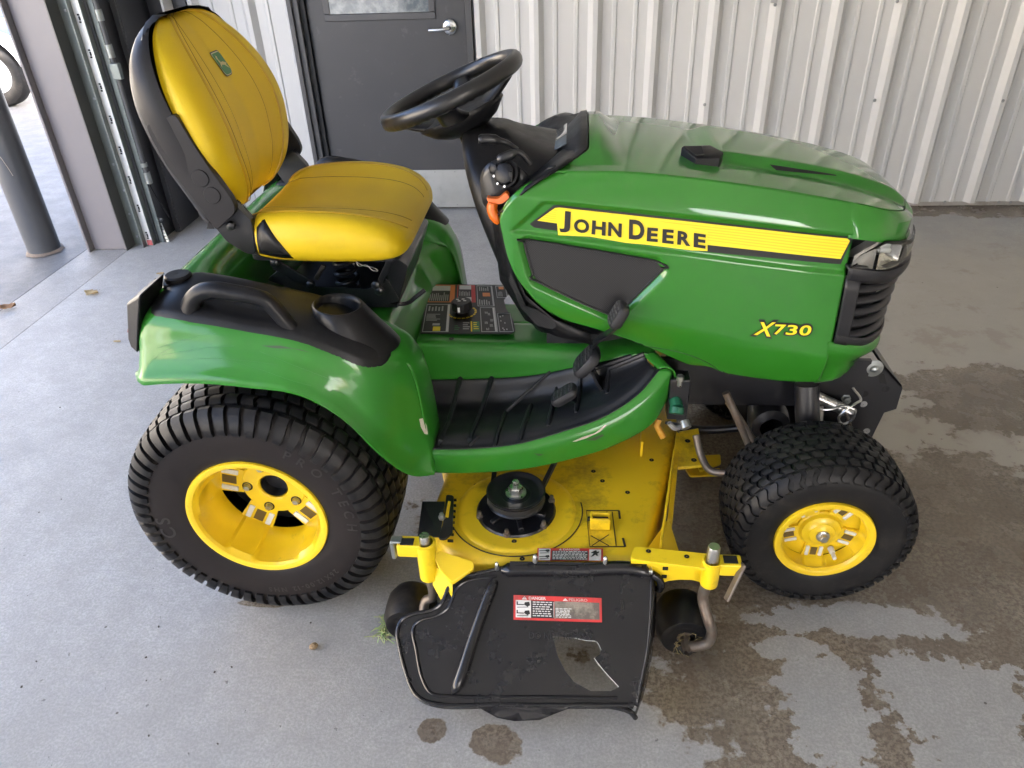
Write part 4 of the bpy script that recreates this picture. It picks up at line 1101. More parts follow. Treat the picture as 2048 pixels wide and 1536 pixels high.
# black top panel with grab handle and cup holder
def fender_panel(sgn):
    tr_ = ftree if sgn == 1 else bvh_of(ff)
    px_ = [-.914, -.911, -.900, -.88, -.85, -.70, -.58, -.50, -.455, -.43, -.414, -.408]
    yo_f = cr(px_, [-.440, -.462, -.478, -.486, -.489, -.490, -.490, -.488, -.480, -.462, -.440, -.424])
    yi_f = cr(px_, [-.345, -.330, -.322, -.320, -.319, -.319, -.322, -.330, -.345, -.365, -.392, -.415])
    g = []
    for x in np.r_[np.linspace(-.914, -.88, 10)[:-1], np.linspace(-.88, -.45, 40)[:-1], np.linspace(-.45, -.408, 12)]:
        a_y, b_y = float(yi_f(x)), float(yo_f(x)); row = []
        for t in np.r_[0, .03, np.linspace(.06, .94, 16), .97, 1]:
            y = a_y + (b_y - a_y)*t; row.append((x, y*sgn, .95))
        d = drape(row, tr_, (0, 0, -1), .0055); d[0] = (d[0][0], d[0][1], d[0][2] - .006); d[-1] = (d[-1][0], d[-1][1], d[-1][2] - .006)
        g.append(d)
    g = np.array(g); g[0, :, 2] -= .006; g[-1, :, 2] -= .006
    o = MB().grid(g).build('fender_panel', BLACK, TR, angle=35)
    zf = lambda x, y: drape([(x, y * sgn, .9)], tr_, (0, 0, -1), .006)[0][2]
    # handle
    P = spline([(-0.827, -0.462, 0.794), (-0.819, -0.462, 0.830), (-0.807, -0.462, 0.852), (-0.788, -0.462, 0.866), (-0.761, -0.462, 0.872), (-0.714, -0.462, 0.865), (-0.669, -0.462, 0.856), (-0.649, -0.462, 0.847), (-0.636, -0.462, 0.829), (-0.618, -0.462, 0.799), (-0.593, -0.462, 0.760)], 40) * (1, sgn, 1)
    rr = np.interp(np.linspace(0, 1, 40), [0, .08, .2, .5, .75, .92, 1], [.028, .0225, .0195, .0185, .017, .017, .022])
    MB().tube(P, rr, 14).build('grab_handle', BLACK, o, angle=60)
    # cup holder
    c0 = np.array((-0.523, -0.385, 0.796)) * (1, sgn, 1)
    ring = []
    for r, h, dx in ((.094, -.085, .035), (.078, -.052, .022), (.064, -.018, .008), (.057, .002, 0), (.053, .006, 0), (.048, .004, 0), (.045, -.004, 0), (.042, -.055, 0), (.001, -.056, 0)):
        ring.append([(c0[0] + dx + r*math.cos(t), c0[1] + r*math.sin(t) * (1 if h > -.03 else .92), c0[2] + h - .10 * r*math.cos(t)) for t in np.linspace(0, 2*np.pi, 40, endpoint=False)])
    MB().loft(ring, caps=False).build('cup_holder', BLACK, o, angle=60)
    # recess slot between the handle feet
    q = [(-.735, -.418, .9), (-.655, -.418, .9), (-.672, -.446, .9), (-.735, -.446, .9)]
    q = [(p[0], p[1]*sgn, p[2]) for p in q]
    v2, f2 = densify(q, [(0, 1, 2, 3)], .03); MB().add([(a, b_, c_ - .0) for a, b_, c_ in drape(v2, bvh_of(o), (0, 0, -1), .0010)], f2).build('tool_slot', DARK, o)
    return o
fp = fender_panel(1); fp2 = fender_panel(-1)
cp = np.array((-0.889, -0.360, 0.853))
cap = MB().lathe([(.034, -.03), (.036, -.012), (.034, -.006), (.030, -.004), (.030, .006), (.026, .010), (.010, .010), (.001, .009)], cp, 'z', 30).build('power_outlet_cap', BLACK, TR)
MB().bar(cp + np.array((-.034, -.01, -.004)), cp + np.array((-.052, -.012, -.002)), .014, .008).build('hinge', BLACK, cap, bevel=.002)
MB().tube(spline([cp + np.array((-.02, -.03, -.01)), cp + np.array((.0, -.05, -.018)), cp + np.array((.02, -.06, -.022))], 8), .004, 6).build('cap_strap', BLACK, cap)
# tail lights
for sgn in (1, -1):
    q = np.array([(-0.886, -0.470, 0.884), (-0.922, -0.400, 0.852), (-0.953, -0.420, 0.827), (-0.960, -0.460, 0.832), (-0.987, -0.485, 0.737), (-0.985, -0.490, 0.727), (-0.961, -0.500, 0.718), (-0.917, -0.500, 0.820)]) * (1, sgn, 1)
    pr = [np.array((x, sgn*y, z)) for x, y, z in ((-.905, -.49, .875), (-.955, -.475, .845), (-.983, -.47, .755), (-.978, -.475, .735), (-.955, -.495, .732), (-.93, -.497, .80))]
    m_ = MB().prism(pr, (0, sgn * .11, 0)); tl = m_.build('tail_light', BLACK, TR, bevel=.006)
    MB().prism([np.array((x, sgn*(y + .02), z)) for x, y, z in ((-.960, -.475, .835), (-.9875, -.475, .765), (-.984, -.475, .762), (-.956, -.475, .832))], (0, sgn * .07, 0)).build('lamp_lens', mat('red_lens', (.35, .015, .01), .15, coat=.6), tl)
# rear hitch plate peeking out behind the tyre
hp = MB().prism([(-0.977, -0.300, 0.571), (-0.888, -0.300, 0.572), (-0.905, -0.300, 0.519), (-0.972, -0.300, 0.495), (-0.984, -0.300, 0.507)], (0, .006, 0)).build('rear_bracket', STEELB, TR)
MB().lathe([(.012, -.001), (.001, -.0015)], (-0.969, -0.302, 0.527), n=16).build('hole', ZINC, hp)

# ------------------------------------------------------------------ seat
bz_ = [.925, .935, .955, .985, 1.03, 1.08, 1.13, 1.18, 1.23, 1.275, 1.31, 1.335, 1.349, 1.354]
xf_ = cr(bz_, [-.835, -.815, -.800, -.787, -.780, -.781, -.786, -.799, -.820, -.845, -.868, -.888, -.905, -.92])
xm_ = cr(bz_, [-.84, -.832, -.820, -.815, -.825, -.838, -.853, -.867, -.882, -.893, -.902, -.91, -.918, -.925])
hw_ = cr(bz_, [.10, .145, .178, .203, .226, .240, .243, .240, .228, .208, .180, .145, .10, .055])
zs = np.r_[np.linspace(.925, .985, 12)[:-1], np.linspace(.985, 1.30, 40)[:-1], np.linspace(1.30, 1.354, 16)]
rings = []; seamN, seamF, seam2N, seam2F = [], [], [], []
for z in zs:
    xf, xm, hw = float(xf_(z)), float(xm_(z)), float(hw_(z)); ring = []
    edge = np.array([(xm, hw - .006), (xm + (xf - xm)*.45, hw), (xf - .014, hw - .010), (xf - .003, hw - .030), (xf, hw*.72), (xf - .006, hw*.48), (xf - .016, 0)])
    half = spline(edge, 26)
    for p in half: ring.append((p[0], -p[1], z))
    for p in half[::-1][1:]: ring.append((p[0], p[1], z))
    rings.append(ring)
    k = 11
    seamN.append(np.array(ring[k])); seamF.append(np.array(ring[-1 - k]))
    k2 = 17
    seam2N.append(np.array(ring[k2])); seam2F.append(np.array(ring[-1 - k2]))
rings = np.array(rings)
back = MB()
nn = rings.shape[1]
back.cur = 1; back.grid(rings[:, :12]); back.grid(rings[:, nn - 12:])
back.cur = 0; back.grid(rings[:, 11:nn - 11])
back.add(rings[-1], [tuple(range(nn))]); back.add(rings[0], [tuple(range(nn))[::-1]])
sb = back.build('seat_backrest', [VINYL, VINYLSIDE], TR, angle=70)
WELT = mat('welt', (.42, .26, .012), .4)
for S in (seamN, seamF):
    MB().tube(np.array(S) + (.0006, 0, 0), .0032, 8).build('piping', WELT, sb)
for S in (seam2N, seam2F):
    MB().tube(np.array(S)[6:] + (-.0004, 0, 0), .0013, 6).build('stitch_seam', PIPING, sb)
MB().tube(np.array(seamN) + (.006, .008, 0), .0009, 5).build('stitch_seam', PIPING, sb)
# shell behind the cushion
shz = [.905, .935, .98, 1.02, 1.06, 1.13, 1.20, 1.27, 1.31, 1.335, 1.352, 1.360]
xb_ = cr(shz, [-.848, -.866, -.886, -.903, -.921, -.942, -.953, -.953, -.945, -.938, -.93, -.925])
hs_ = cr(shz, [.246, .246, .246, .247, .248, .250, .248, .230, .204, .172, .125, .07])
rings = []
for z in np.linspace(.925, 1.358, 48):
    xb, xm, hw = float(xb_(z)), float(xm_(max(z, .985))) + .004, float(hs_(z))
    if z < .985: xm = float(np.interp(z, [.925, .985], [-.842, -.811]))
    e = spline([(xm, hw - .004), (xm - .012, hw), (xb + .03, hw), (xb + .008, hw - .012), (xb, hw - .045), (xb - .004, 0)], 20)
    rings.append([(p[0], -p[1], z) for p in e] + [(p[0], p[1], z) for p in e[::-1][1:]])
rings = np.array(rings)
sh = MB().grid(rings); sh.add(rings[-1], [tuple(range(rings.shape[1]))])
shell = sh.build('seat_shell', SHELL, sb, angle=60)
# side arms of the shell reaching down to the hinge
for sgn in (1, -1):
    arm = [(-0.927, -0.250, 1.162), (-0.923, -0.250, 1.134), (-0.904, -0.250, 1.069), (-0.869, -0.250, 1.006), (-0.849, -0.250, 0.966), (-0.830, -0.250, 0.921), (-0.780, -0.250, 0.957), (-0.770, -0.250, 0.973), (-0.773, -0.250, 0.996), (-0.782, -0.250, 1.015), (-0.807, -0.250, 1.065), (-0.831, -0.250, 1.122), (-0.853, -0.250, 1.184)]
    arm = [(p[0], p[1]*sgn, p[2]) for p in arm]
    MB().prism(fillet(arm, .010, 4), (0, .020*sgn, 0)).build('shell_arm', SHELL, sb, bevel=.003)
    for q in ((-0.834, -0.251, 1.045), (-0.817, -0.251, 1.006)):
        MB().lathe([(.0195, .004), (.0195, -.0005), (.0185, -.0016), (.001, -.0018)] if sgn == 1 else [(.0195, -.004), (.0195, .0005), (.0185, .0016), (.001, .0018)], (q[0], q[1]*sgn, q[2]), n=28).build('button_cap', SHELL, sb, angle=20)
    br = [(-0.845, -0.225, 0.924), (-0.787, -0.225, 0.981), (-0.750, -0.225, 0.934), (-0.760, -0.225, 0.850), (-0.783, -0.225, 0.854), (-0.825, -0.225, 0.885)]
    MB().prism(fillet([(p[0], p[1]*sgn, p[2]) for p in br], .012, 4), (0, .022*sgn, 0)).build('hinge_bracket', STEELB, sb, bevel=.002)
    q = (-0.801, -0.232, 0.926); MB().lathe([(.010, .006), (.010, -.004), (.006, -.006), (.001, -.0065)] if sgn == 1 else [(.010, -.006), (.010, .004), (.006, .006), (.001, .0065)], (q[0], q[1]*sgn, q[2]), n=14).build('hinge_bolt', STEELB, sb)
a_, b_ = np.array((-0.797, -0.190, 0.968)), np.array((-0.769, -0.190, 0.928))
n_ = 90; t_ = np.linspace(0, 1, n_); ax = (b_ - a_) / np.linalg.norm(b_ - a_); u = np.cross(ax, (0, 1, 0)); w_ = np.cross(ax, u)
MB().tube(np.array([a_ + (b_ - a_)*t + .010*(math.cos(t*70)*u + math.sin(t*70)*w_) for t in t_]), .0016, 5).build('return_spring', STEELB, sb)
# badge with a leaping animal
bt_ = bvh_of(sb); bc = np.array((-0.859, 0.000, 1.242)); 
zz = bc[2]; tx = np.array((float(xf_(zz + .03)) - float(xf_(zz - .03)), 0, .06)); tx /= np.linalg.norm(tx)
shd = [(-.016, .024), (.016, .024), (.018, .018), (.018, -.016), (.012, -.025), (-.012, -.025), (-.018, -.016), (-.018, .018)]
shd = [(a * 1.35, b * 1.25) for a, b in shd]
def on_back(pts2, lift): return drape([tuple(np.array((-.6, bc[1] - a, zz)) + tx*b*np.array((0, 0, 1))) for a, b in pts2], bt_, (-1, 0, 0), lift)
sp = fillet(shd, .006, 3)
bdg = MB().add(on_back(sp, .0020), [tuple(range(len(sp)))]).build('badge', BLACKP, sb)
MB().add(on_back(sp * .93, .0028), [tuple(range(len(sp)))]).build('badge_rim', mat('badge_rim', (.5, .45, .3), .5), bdg)
MB().add(on_back(sp * .86, .0036), [tuple(range(len(sp)))]).build('badge_field', GREENP, bdg)
deer = [(-.011, .000), (-.004, .003), (.003, .003), (.006, .008), (.005, .013), (.002, .015), (.006, .0155), (.007, .019), (.0085, .0155), (.011, .014), (.012, .011), (.010, .0095), (.009, .002), (.013, -.003), (.013, -.007), (.010, -.004), (.006, -.002), (.001, -.003), (-.004, -.004), (-.009, -.010), (-.013, -.013), (-.011, -.008), (-.009, -.004), (-.013, -.002)]
v, f = densify(on_back([(a * 1.3, b * 1.2) for a, b in deer], .0050), [tuple(range(len(deer)))], .05); MB().add(v, f).build('badge_animal', mat('badge_gold', (.55, .46, .25), .5), bdg)

# cushion
cx = [-.800, -.785, -.760, -.70, -.62, -.55, -.49, -.45, -.42, -.402, -.394]
czt = cr(cx, [.888, .915, .932, .943, .945, .941, .931, .918, .900, .880, .862])
chw = cr(cx, [.185, .205, .222, .240, .250, .252, .250, .243, .228, .20, .16])
cdp = cr(cx, [.0, .004, .010, .020, .024, .022, .016, .010, .004, .0, .0])
czb = cr(cx, [.855, .845, .836, .832, .832, .832, .832, .833, .836, .842, .850])
secs = []; sN, sF, tN, tF = [], [], [], []
for x in np.r_[np.linspace(-.80, -.76, 8)[:-1], np.linspace(-.76, -.45, 40)[:-1], np.linspace(-.45, -.394, 18)]:
    zt, hw, dp, zb = float(czt(x)), float(chw(x)), float(cdp(x)), float(czb(x)); h = zt - zb
    e = spline([(0, zt - dp), (hw*.35, zt - dp*.92), (hw*.62, zt - dp*.35), (hw*.80, zt + .001), (hw - .022, zt - .006), (hw - .006, zt - .26*h), (hw, zt - .55*h), (hw - .006, zb + .14*h), (hw - .030, zb)], 30)
    ring = [(x, -p[0], p[1]) for p in e[::-1]] + [(x, p[0], p[1]) for p in e[1:]]
    secs.append(ring); n0 = len(ring)
    sN.append(np.array(ring[13])); sF.append(np.array(ring[n0 - 14])); tN.append(np.array(ring[19])); tF.append(np.array(ring[n0 - 20]))
secs = np.array(secs); nn = secs.shape[1]
cu = MB(); cu.cur = 2; cu.grid(secs[:9, :14]); cu.grid(secs[:9, nn - 14:]); cu.cur = 1; cu.grid(secs[8:, :14]); cu.grid(secs[8:, nn - 14:]); cu.cur = 0; cu.grid(secs[:, 13:nn - 13])
for r_, fl in ((secs[0], 1), (secs[-1], 0)):
    cu.cur = 2 if fl else 0; cu.add(r_, [tuple(range(nn))])
cush = cu.build('seat_cushion', [VINYL, VINYLSIDE, BLACK], TR, angle=70)
for S in (sN, sF): MB().tube(np.array(S)[2:-3] + (0, 0, .0006), .0022, 6).build('piping', WELT, cush)
for S in (tN, tF): MB().tube(np.array(S)[2:-3], .0012, 5).build('stitch_seam', PIPING, cush)
MB().tube(np.array(sN)[2:-3] + (0, -.002, -.007), .0009, 5).build('stitch_seam', PIPING, cush)
# black corner trim at the rear of the cushion and pan below
for sgn in (1, -1):
    cor = [(-0.742, -0.232, 0.940), (-0.735, -0.232, 0.947), (-0.713, -0.248, 0.924), (-0.684, -0.252, 0.884), (-0.662, -0.250, 0.848), (-0.692, -0.250, 0.848), (-0.750, -0.240, 0.854)]
    v, f = densify([(p[0], p[1]*sgn, p[2]) for p in cor], [tuple(range(len(cor)))], .03)
    v = drape(v, bvh_of(cush), (0, sgn, 0), .0025)
    MB().add(v, f).build('corner_trim', BLACK, cush, angle=70, solid=.003)
MB().prism(fillet([(-.79, -.20, .826), (-.42, -.21, .826), (-.41, .21, .826), (-.79, .20, .826)], .03, 4), (0, 0, .012)).build('seat_pan', STEELB, cush)

# ------------------------------------------------------------------ seat suspension
sus = MB().prism(fillet([(-0.777, -0.160, 0.755), (-0.733, -0.160, 0.788), (-0.690, -0.160, 0.755), (-0.667, -0.160, 0.737), (-0.577, -0.160, 0.734), (-0.516, -0.160, 0.730), (-0.468, -0.160, 0.761), (-0.440, -0.160, 0.696), (-0.494, -0.160, 0.683), (-0.672, -0.160, 0.713)], .008, 3), (0, .006, 0)).build('seat_suspension', STEELB, TR, bevel=.001)
MB().prism([(-.78, -.155, .682), (-.45, -.155, .676), (-.45, .155, .676), (-.78, .155, .682)], (0, 0, .008)).build('base_plate', STEELB, sus)
MB().prism(fillet([(-0.464, -0.155, 0.807), (-0.447, -0.155, 0.820), (-0.410, -0.155, 0.791), (-0.444, -0.155, 0.694), (-0.466, -0.155, 0.750)], .004, 2), (0, .31, 0)).build('front_box', STEELB, sus, bevel=.002)
MB().prism([(-.80, .15, .70), (-.45, .15, .69), (-.45, .15, .83), (-.80, .15, .83)], (0, .006, 0)).build('rear_plate', STEELB, sus)
for y in (-.165, .165):
    MB().bar(np.array((-0.744, -0.165, 0.801)) * (1, 1, 1) + (0, y + .165, 0), np.array((-0.663, -0.165, 0.744)) + (0, y + .165, 0), .006, .028).build('scissor_arm', STEELB, sus, bevel=.002)
    for q in ((-0.741, -0.172, 0.807), (-0.661, -0.172, 0.747), (-0.493, -0.172, 0.747), (-0.487, -0.172, 0.731)):
        MB().lathe([(.011, .008), (.011, -.004), (.007, -.007), (.001, -.008)], (q[0], q[1] + (y + .165), q[2]), n=12).build('pivot_bolt', STEELB, sus)
MB().bar((-0.448, -0.160, 0.816), (-0.490, -0.160, 0.739), .006, .016).build('link_bar', STEELB, sus, bevel=.002)
MB().bar((-0.643, -0.100, 0.769), (-0.671, -0.100, 0.730), .012, .012).build('stop_bar', RUSTY, sus, bevel=.002)
c0 = np.array((-.60, -.06, .69)); t_ = np.linspace(0, 1, 150)
MB().tube(np.array([c0 + (.028*math.cos(t*5*6.283), .028*math.sin(t*5*6.283), .135*t) for t in t_]), .0058, 8).build('coil_spring', STEELB, sus)
c0 = np.array((-0.507, -0.165, 0.795))
MB().tube(spline([c0 + (-.030, 0, .012), c0 + (-.012, 0, .001), c0 + (.012, 0, -.004), c0 + (.022, 0, -.012), c0 + (.010, 0, -.012), c0 + (-.005, 0, .003), c0 + (-.024, 0, .000), c0 + (-.03, 0, .012)], 40), .0013, 5).build('hairpin_clip', STEEL, sus)
MB().tube(spline([(-0.492, -0.140, 0.681), (-0.429, -0.130, 0.676), (-0.408, -0.130, 0.691), (-0.382, -0.120, 0.709)], 20), .0055, 8).build('slide_lever', STEELB, sus)

# ------------------------------------------------------------------ control panel on the tunnel
PZ = .5605
panel = MB().prism(fillet([(-0.444, 0.228, 0.560), (-0.171, 0.222, 0.560), (-0.204, 0.123, 0.560), (-0.193, 0.066, 0.560), (-0.168, -0.001, 0.560), (-0.157, -0.065, 0.560), (-0.168, -0.082, 0.560), (-0.416, -0.085, 0.560)], .004, 3), (0, 0, .0015)).build('control_panel', BLACKP, TR)
P0, P1, P2, P3 = [np.array(q) for q in ((-0.444, 0.228, 0.560), (-0.206, 0.222, 0.560), (-0.155, -0.081, 0.560), (-0.416, -0.085, 0.560))]
def pp(a, b, lift=.0018):   # a right 0..1, b down 0..1
    q = (P0*(1-a) + P1*a)*(1-b) + (P3*(1-a) + P2*a)*b; return (q[0], q[1], PZ + lift)
def prect(name, a0, b0, a1, b1, m, lift=.0020): return MB().add([pp(a0, b0, lift), pp(a1, b0, lift), pp(a1, b1, lift), pp(a0, b1, lift)], [(0, 1, 2, 3)]).build(name, m, panel)
LABG = mat('label_lines', (.36, .36, .35), .5)
def lines(name, a0, b0, a1, b1, n, m=LABG, fill=.5, vert=True):
    mb = MB()
    for i in range(n):
        t0 = i / n; t1 = t0 + fill / n; e = random.uniform(.6, 1.0)
        if vert: q = [pp(a0 + (a1-a0)*t0, b1, .0024), pp(a0 + (a1-a0)*t1, b1, .0024), pp(a0 + (a1-a0)*t1, b1 + (b0-b1)*e, .0024), pp(a0 + (a1-a0)*t0, b1 + (b0-b1)*e, .0024)]
        else: q = [pp(a0, b0 + (b1-b0)*t0, .0024), pp(a0 + (a1-a0)*e, b0 + (b1-b0)*t0, .0024), pp(a0 + (a1-a0)*e, b0 + (b1-b0)*t1, .0024), pp(a0, b0 + (b1-b0)*t1, .0024)]
        mb.add(q, [(0, 1, 2, 3)])
    o = mb.build(name, m, panel); o['kind'] = 'stuff'; return o
prect('orange_label', .02, .02, .345, .40, ORANGEP); prect('label_field', .035, .04, .285, .385, BLACKP, .0022); prect('pictogram', .06, .045, .285, .155, PADGREY, .0024); lines('small_print', .04, .18, .28, .37, 10)
prect('red_label', .375, .02, .60, .40, REDP); prect('label_field', .385, .03, .55, .39, BLACKP, .0022); prect('pictogram', .40, .03, .55, .12, PADGREY, .0024); prect('pictogram', .385, .29, .55, .385, PADGREY, .0024); lines('small_print', .40, .15, .54, .26, 7)
def frame(a0, b0, a1, b1, w=.008):
    mb = MB()
    for q in ((a0, b0, a1, b0 + w*1.6), (a0, b1 - w*1.6, a1, b1), (a0, b0, a0 + w, b1), (a1 - w, b0, a1, b1)):
        mb.add([pp(q[0], q[1], .0022), pp(q[2], q[1], .0022), pp(q[2], q[3], .0022), pp(q[0], q[3], .0022)], [(0, 1, 2, 3)])
    o = mb.build('label_frame', GREYP, panel)
frame(.62, .03, .82, .48); prect('label_bar', .80, .04, .815, .47, GREYP, .0024); prect('orange_icon', .69, .19, .78, .27, ORANGEP, .0024); lines('small_print', .64, .33, .78, .45, 5); lines('small_print', .65, .05, .78, .15, 5)
frame(.86, .03, .99, .30); prect('orange_icon', .90, .05, .96, .11, ORANGEP, .0024); lines('small_print', .88, .15, .94, .27, 4)
frame(.02, .44, .30, .98); prect('label_bar', .27, .45, .295, .97, PADGREY, .0024); lines('small_print', .05, .48, .24, .58, 5); lines('small_print', .04, .64, .20, .78, 6, vert=False); prect('yellow_icon', .13, .88, .21, .96, YELP, .0024); prect('ring_icon', .12, .82, .2, .86, GREYP, .0024)
frame(.645, .50, .82, .98); prect('label_bar', .79, .51, .81, .97, PADGREY, .0024)
for k, (a, b) in enumerate(((.70, .58), (.73, .62), (.69, .78), (.74, .84), (.70, .90), (.75, .74))):
    lines('diagram', a, b, a + .035, b + .05, 3, PADGREY, .35, k % 2 == 0)
frame(.835, .62, .985, .98)
for a, b in ((.86, .68), (.89, .66), (.86, .76), (.90, .80), (.87, .90), (.91, .92), (.88, .93)): prect('dot', a, b, a + .012, b + .022, PADGREY, .0024)
prect('green_label', .555, .78, .63, .97, GREENP); prect('yellow_bar', .535, .78, .55, .97, YELP); lines('small_print', .45, .80, .53, .95, 4, vert=False); lines('small_print', .565, .80, .62, .95, 4, YELP, .4, False)
kc = np.array(pp(.44, .60)); dial = MB()
for k in range(11):
    t = R(200 + k*19); t2 = t + R(14)
    dial.add([(kc[0] + r*math.cos(a), kc[1] + r*math.sin(a), PZ + .0024) for r, a in ((.036, t), (.042, t), (.042, t2), (.036, t2))], [(0, 1, 2, 3)])
o = dial.build('dial_scale', YELPD, panel); o['kind'] = 'stuff'
lines('small_print', .36, .86, .42, .96, 3, GREENP, .5, False)
kn = MB().lathe([(.020, 0), (.020, .008), (.030, .011), (.031, .020), (.029, .034), (.026, .036), (.001, .036)], (kc[0], kc[1], PZ + .002), 'z', 10).build('height_knob', BLACKG, TR, bevel=.002)
MB().box((kc[0] - .004, kc[1] - .0305, PZ + .024), (.006, .002, .014)).build('pointer_mark', WHITEP, kn)
for k, q in enumerate(((-.012, .008), (.004, .010), (.010, .0), (-.006, -.002))): MB().box((kc[0] + q[0], kc[1] + q[1], PZ + .0385), (.008, .004, .0008)).build('top_mark', WHITEP, kn)

# ------------------------------------------------------------------ footrests
FT = [(-0.420, -0.125, 0.558), (-0.288, -0.125, 0.554), (-0.154, -0.125, 0.551), (-0.048, -0.128, 0.550), (0.057, -0.135, 0.552), (0.148, -0.170, 0.569), (0.205, -0.200, 0.575)]
FI = [(-0.427, -0.142, 0.448), (-0.292, -0.142, 0.451), (-0.169, -0.142, 0.458), (-0.074, -0.145, 0.474), (0.006, -0.150, 0.498), (0.108, -0.175, 0.537), (0.179, -0.200, 0.566)]
F1 = [(-0.412, -0.162, 0.392), (-0.294, -0.162, 0.396), (-0.183, -0.162, 0.402), (-0.074, -0.166, 0.423), (0.019, -0.172, 0.454), (0.109, -0.190, 0.507), (0.186, -0.205, 0.559)]
F2 = [(-0.348, -0.362, 0.410), (-0.242, -0.358, 0.411), (-0.142, -0.352, 0.420), (-0.043, -0.338, 0.441), (0.056, -0.315, 0.470), (0.144, -0.282, 0.515), (0.198, -0.245, 0.561)]
FO = [(-0.351, -0.386, 0.403), (-0.240, -0.382, 0.404), (-0.128, -0.372, 0.416), (-0.030, -0.356, 0.440), (0.073, -0.330, 0.468), (0.156, -0.296, 0.511), (0.211, -0.258, 0.562)]
FL = [(-0.352, -0.398, 0.397), (-0.239, -0.394, 0.398), (-0.121, -0.384, 0.407), (-0.017, -0.368, 0.430), (0.095, -0.340, 0.457), (0.183, -0.304, 0.505), (0.243, -0.264, 0.561)]
FB_ = [(-0.359, -0.396, 0.331), (-0.243, -0.392, 0.331), (-0.123, -0.382, 0.339), (-0.011, -0.366, 0.358), (0.110, -0.338, 0.387), (0.202, -0.302, 0.430), (0.239, -0.262, 0.474)]
FLN = [spline(q, 60) for q in (FT, FI, F1, F2, FO, FL, FB_)]
def footrest(sgn):
    lt_, li, l1, l2, lo_, ll, lb = FLN; top, mt_, lip, nose_ = [], [], [], []
    for i in range(60):
        t, a, b_, c_, d, e, f = lt_[i], li[i], l1[i], l2[i], lo_[i], ll[i], lb[i]
        top.append([(t[0], 0, t[2] - .001), (t[0], t[1]*.5, t[2] - .001), t + (0, .02, -.001), t + (0, .004, -.003), t*.8 + a*.2 + (0, -.004, -.002), a + (0, .003, .006), a + (0, .001, -.004)])
        mt_.append([a + (0, .003, .001), a, a*.25 + b_*.75, b_ + (0, -.006, -.002), (b_ + c_)/2 + (0, 0, -.002), c_, c_*.4 + d*.6 + (0, 0, -.002), d + (0, 0, .001), d + (0, -.006, .0015)])
        lip.append([d + (0, .004, -.003), d + (0, -.004, .001), e*.6 + d*.4 + (0, 0, .003), e, e*.8 + f*.2 + (0, -.003, 0), f + (0, -.001, .006), f, f + (0, .014, -.002)])
    def g(rows, n): return np.array([spline(r, n) for r in rows]) * (1, sgn, 1)
    fr = MB().grid(g(top, 20)); fr.grid(g(lip, 18))
    # rounded front closing the pan
    p, q = lo_[-1], li[-1]; e = []
    for k in np.linspace(0, 1, 12):
        m = q*(1-k) + p*k; tt = lt_[-1]*(1-k) + ll[-1]*k
        e.append([m + (0, 0, -.002), m + (.006, 0, .004), m*.4 + tt*.6 + (.010, 0, .006), tt + (.008, 0, -.004), tt + (.012, .01, -.05)])
    fr.grid(g(e, 12))
    o = fr.build('footrest', GREENF, TR, angle=60, solid=.003)
    m = MB().grid(g(mt_, 44)).build('floor_mat', RUBMAT, o, angle=60, solid=.002)
    return o, m
foot, fmat = footrest(1); footrest(-1)
mt = bvh_of(fmat)
for k, (pa, pb) in enumerate((((-0.333, -0.400, 0.430), (-0.317, -0.216, 0.430)), ((-0.258, -0.394, 0.430), (-0.241, -0.209, 0.430)), ((-0.191, -0.384, 0.430), (-0.174, -0.203, 0.430)), ((-0.128, -0.366, 0.430), (-0.109, -0.196, 0.430)), ((-0.060, -0.332, 0.430), (-0.044, -0.163, 0.430)), ((0.009, -0.298, 0.430), (0.023, -0.130, 0.430)), ((0.086, -0.252, 0.430), (0.102, -0.092, 0.430)))):
    a = np.array((pa[0], pa[1], .9)); b_ = np.array((pb[0], pb[1], .9))
    pts = drape([tuple(a + (b_ - a)*t) for t in np.linspace(0, 1, 12)], mt, (0, 0, -1), .0015)
    MB().tube(np.array(pts), [.004] + [.0068] * 10 + [.0035], 8).build('mat_rib', RUBMAT, fmat)
# chips on the footrest edge
lt = bvh_of(foot)
cw = [(0.001, -0.360, 0.418), (0.026, -0.360, 0.428), (0.056, -0.350, 0.435), (0.080, -0.350, 0.453), (0.084, -0.350, 0.452), (0.068, -0.350, 0.437), (0.034, -0.360, 0.423), (0.010, -0.360, 0.417)]
decal('paint_chip', cw, CHIP, .0012, .01, parent=foot, tree=lt)
decal('scuff_mark', [(0.032, -0.360, 0.417), (0.075, -0.350, 0.429), (0.079, -0.350, 0.424), (0.057, -0.350, 0.413)], SCUFF, .0008, .01, parent=foot, tree=lt)
decal('scuff_mark', [(-0.094, -0.380, 0.391), (-0.069, -0.380, 0.386), (-0.081, -0.380, 0.381)], SCUFF, .0008, .01, parent=foot, tree=lt)
MB().lathe([(.007, .0), (.001, .0006)], (-0.327, -0.104, 0.557), 'z', 16).build('hole', DARK, foot)
# dark gap under the hood side
MB().box((.08, -.06, .60), (.30, .10, .12)).build('frame_cover', STEELB, TR)

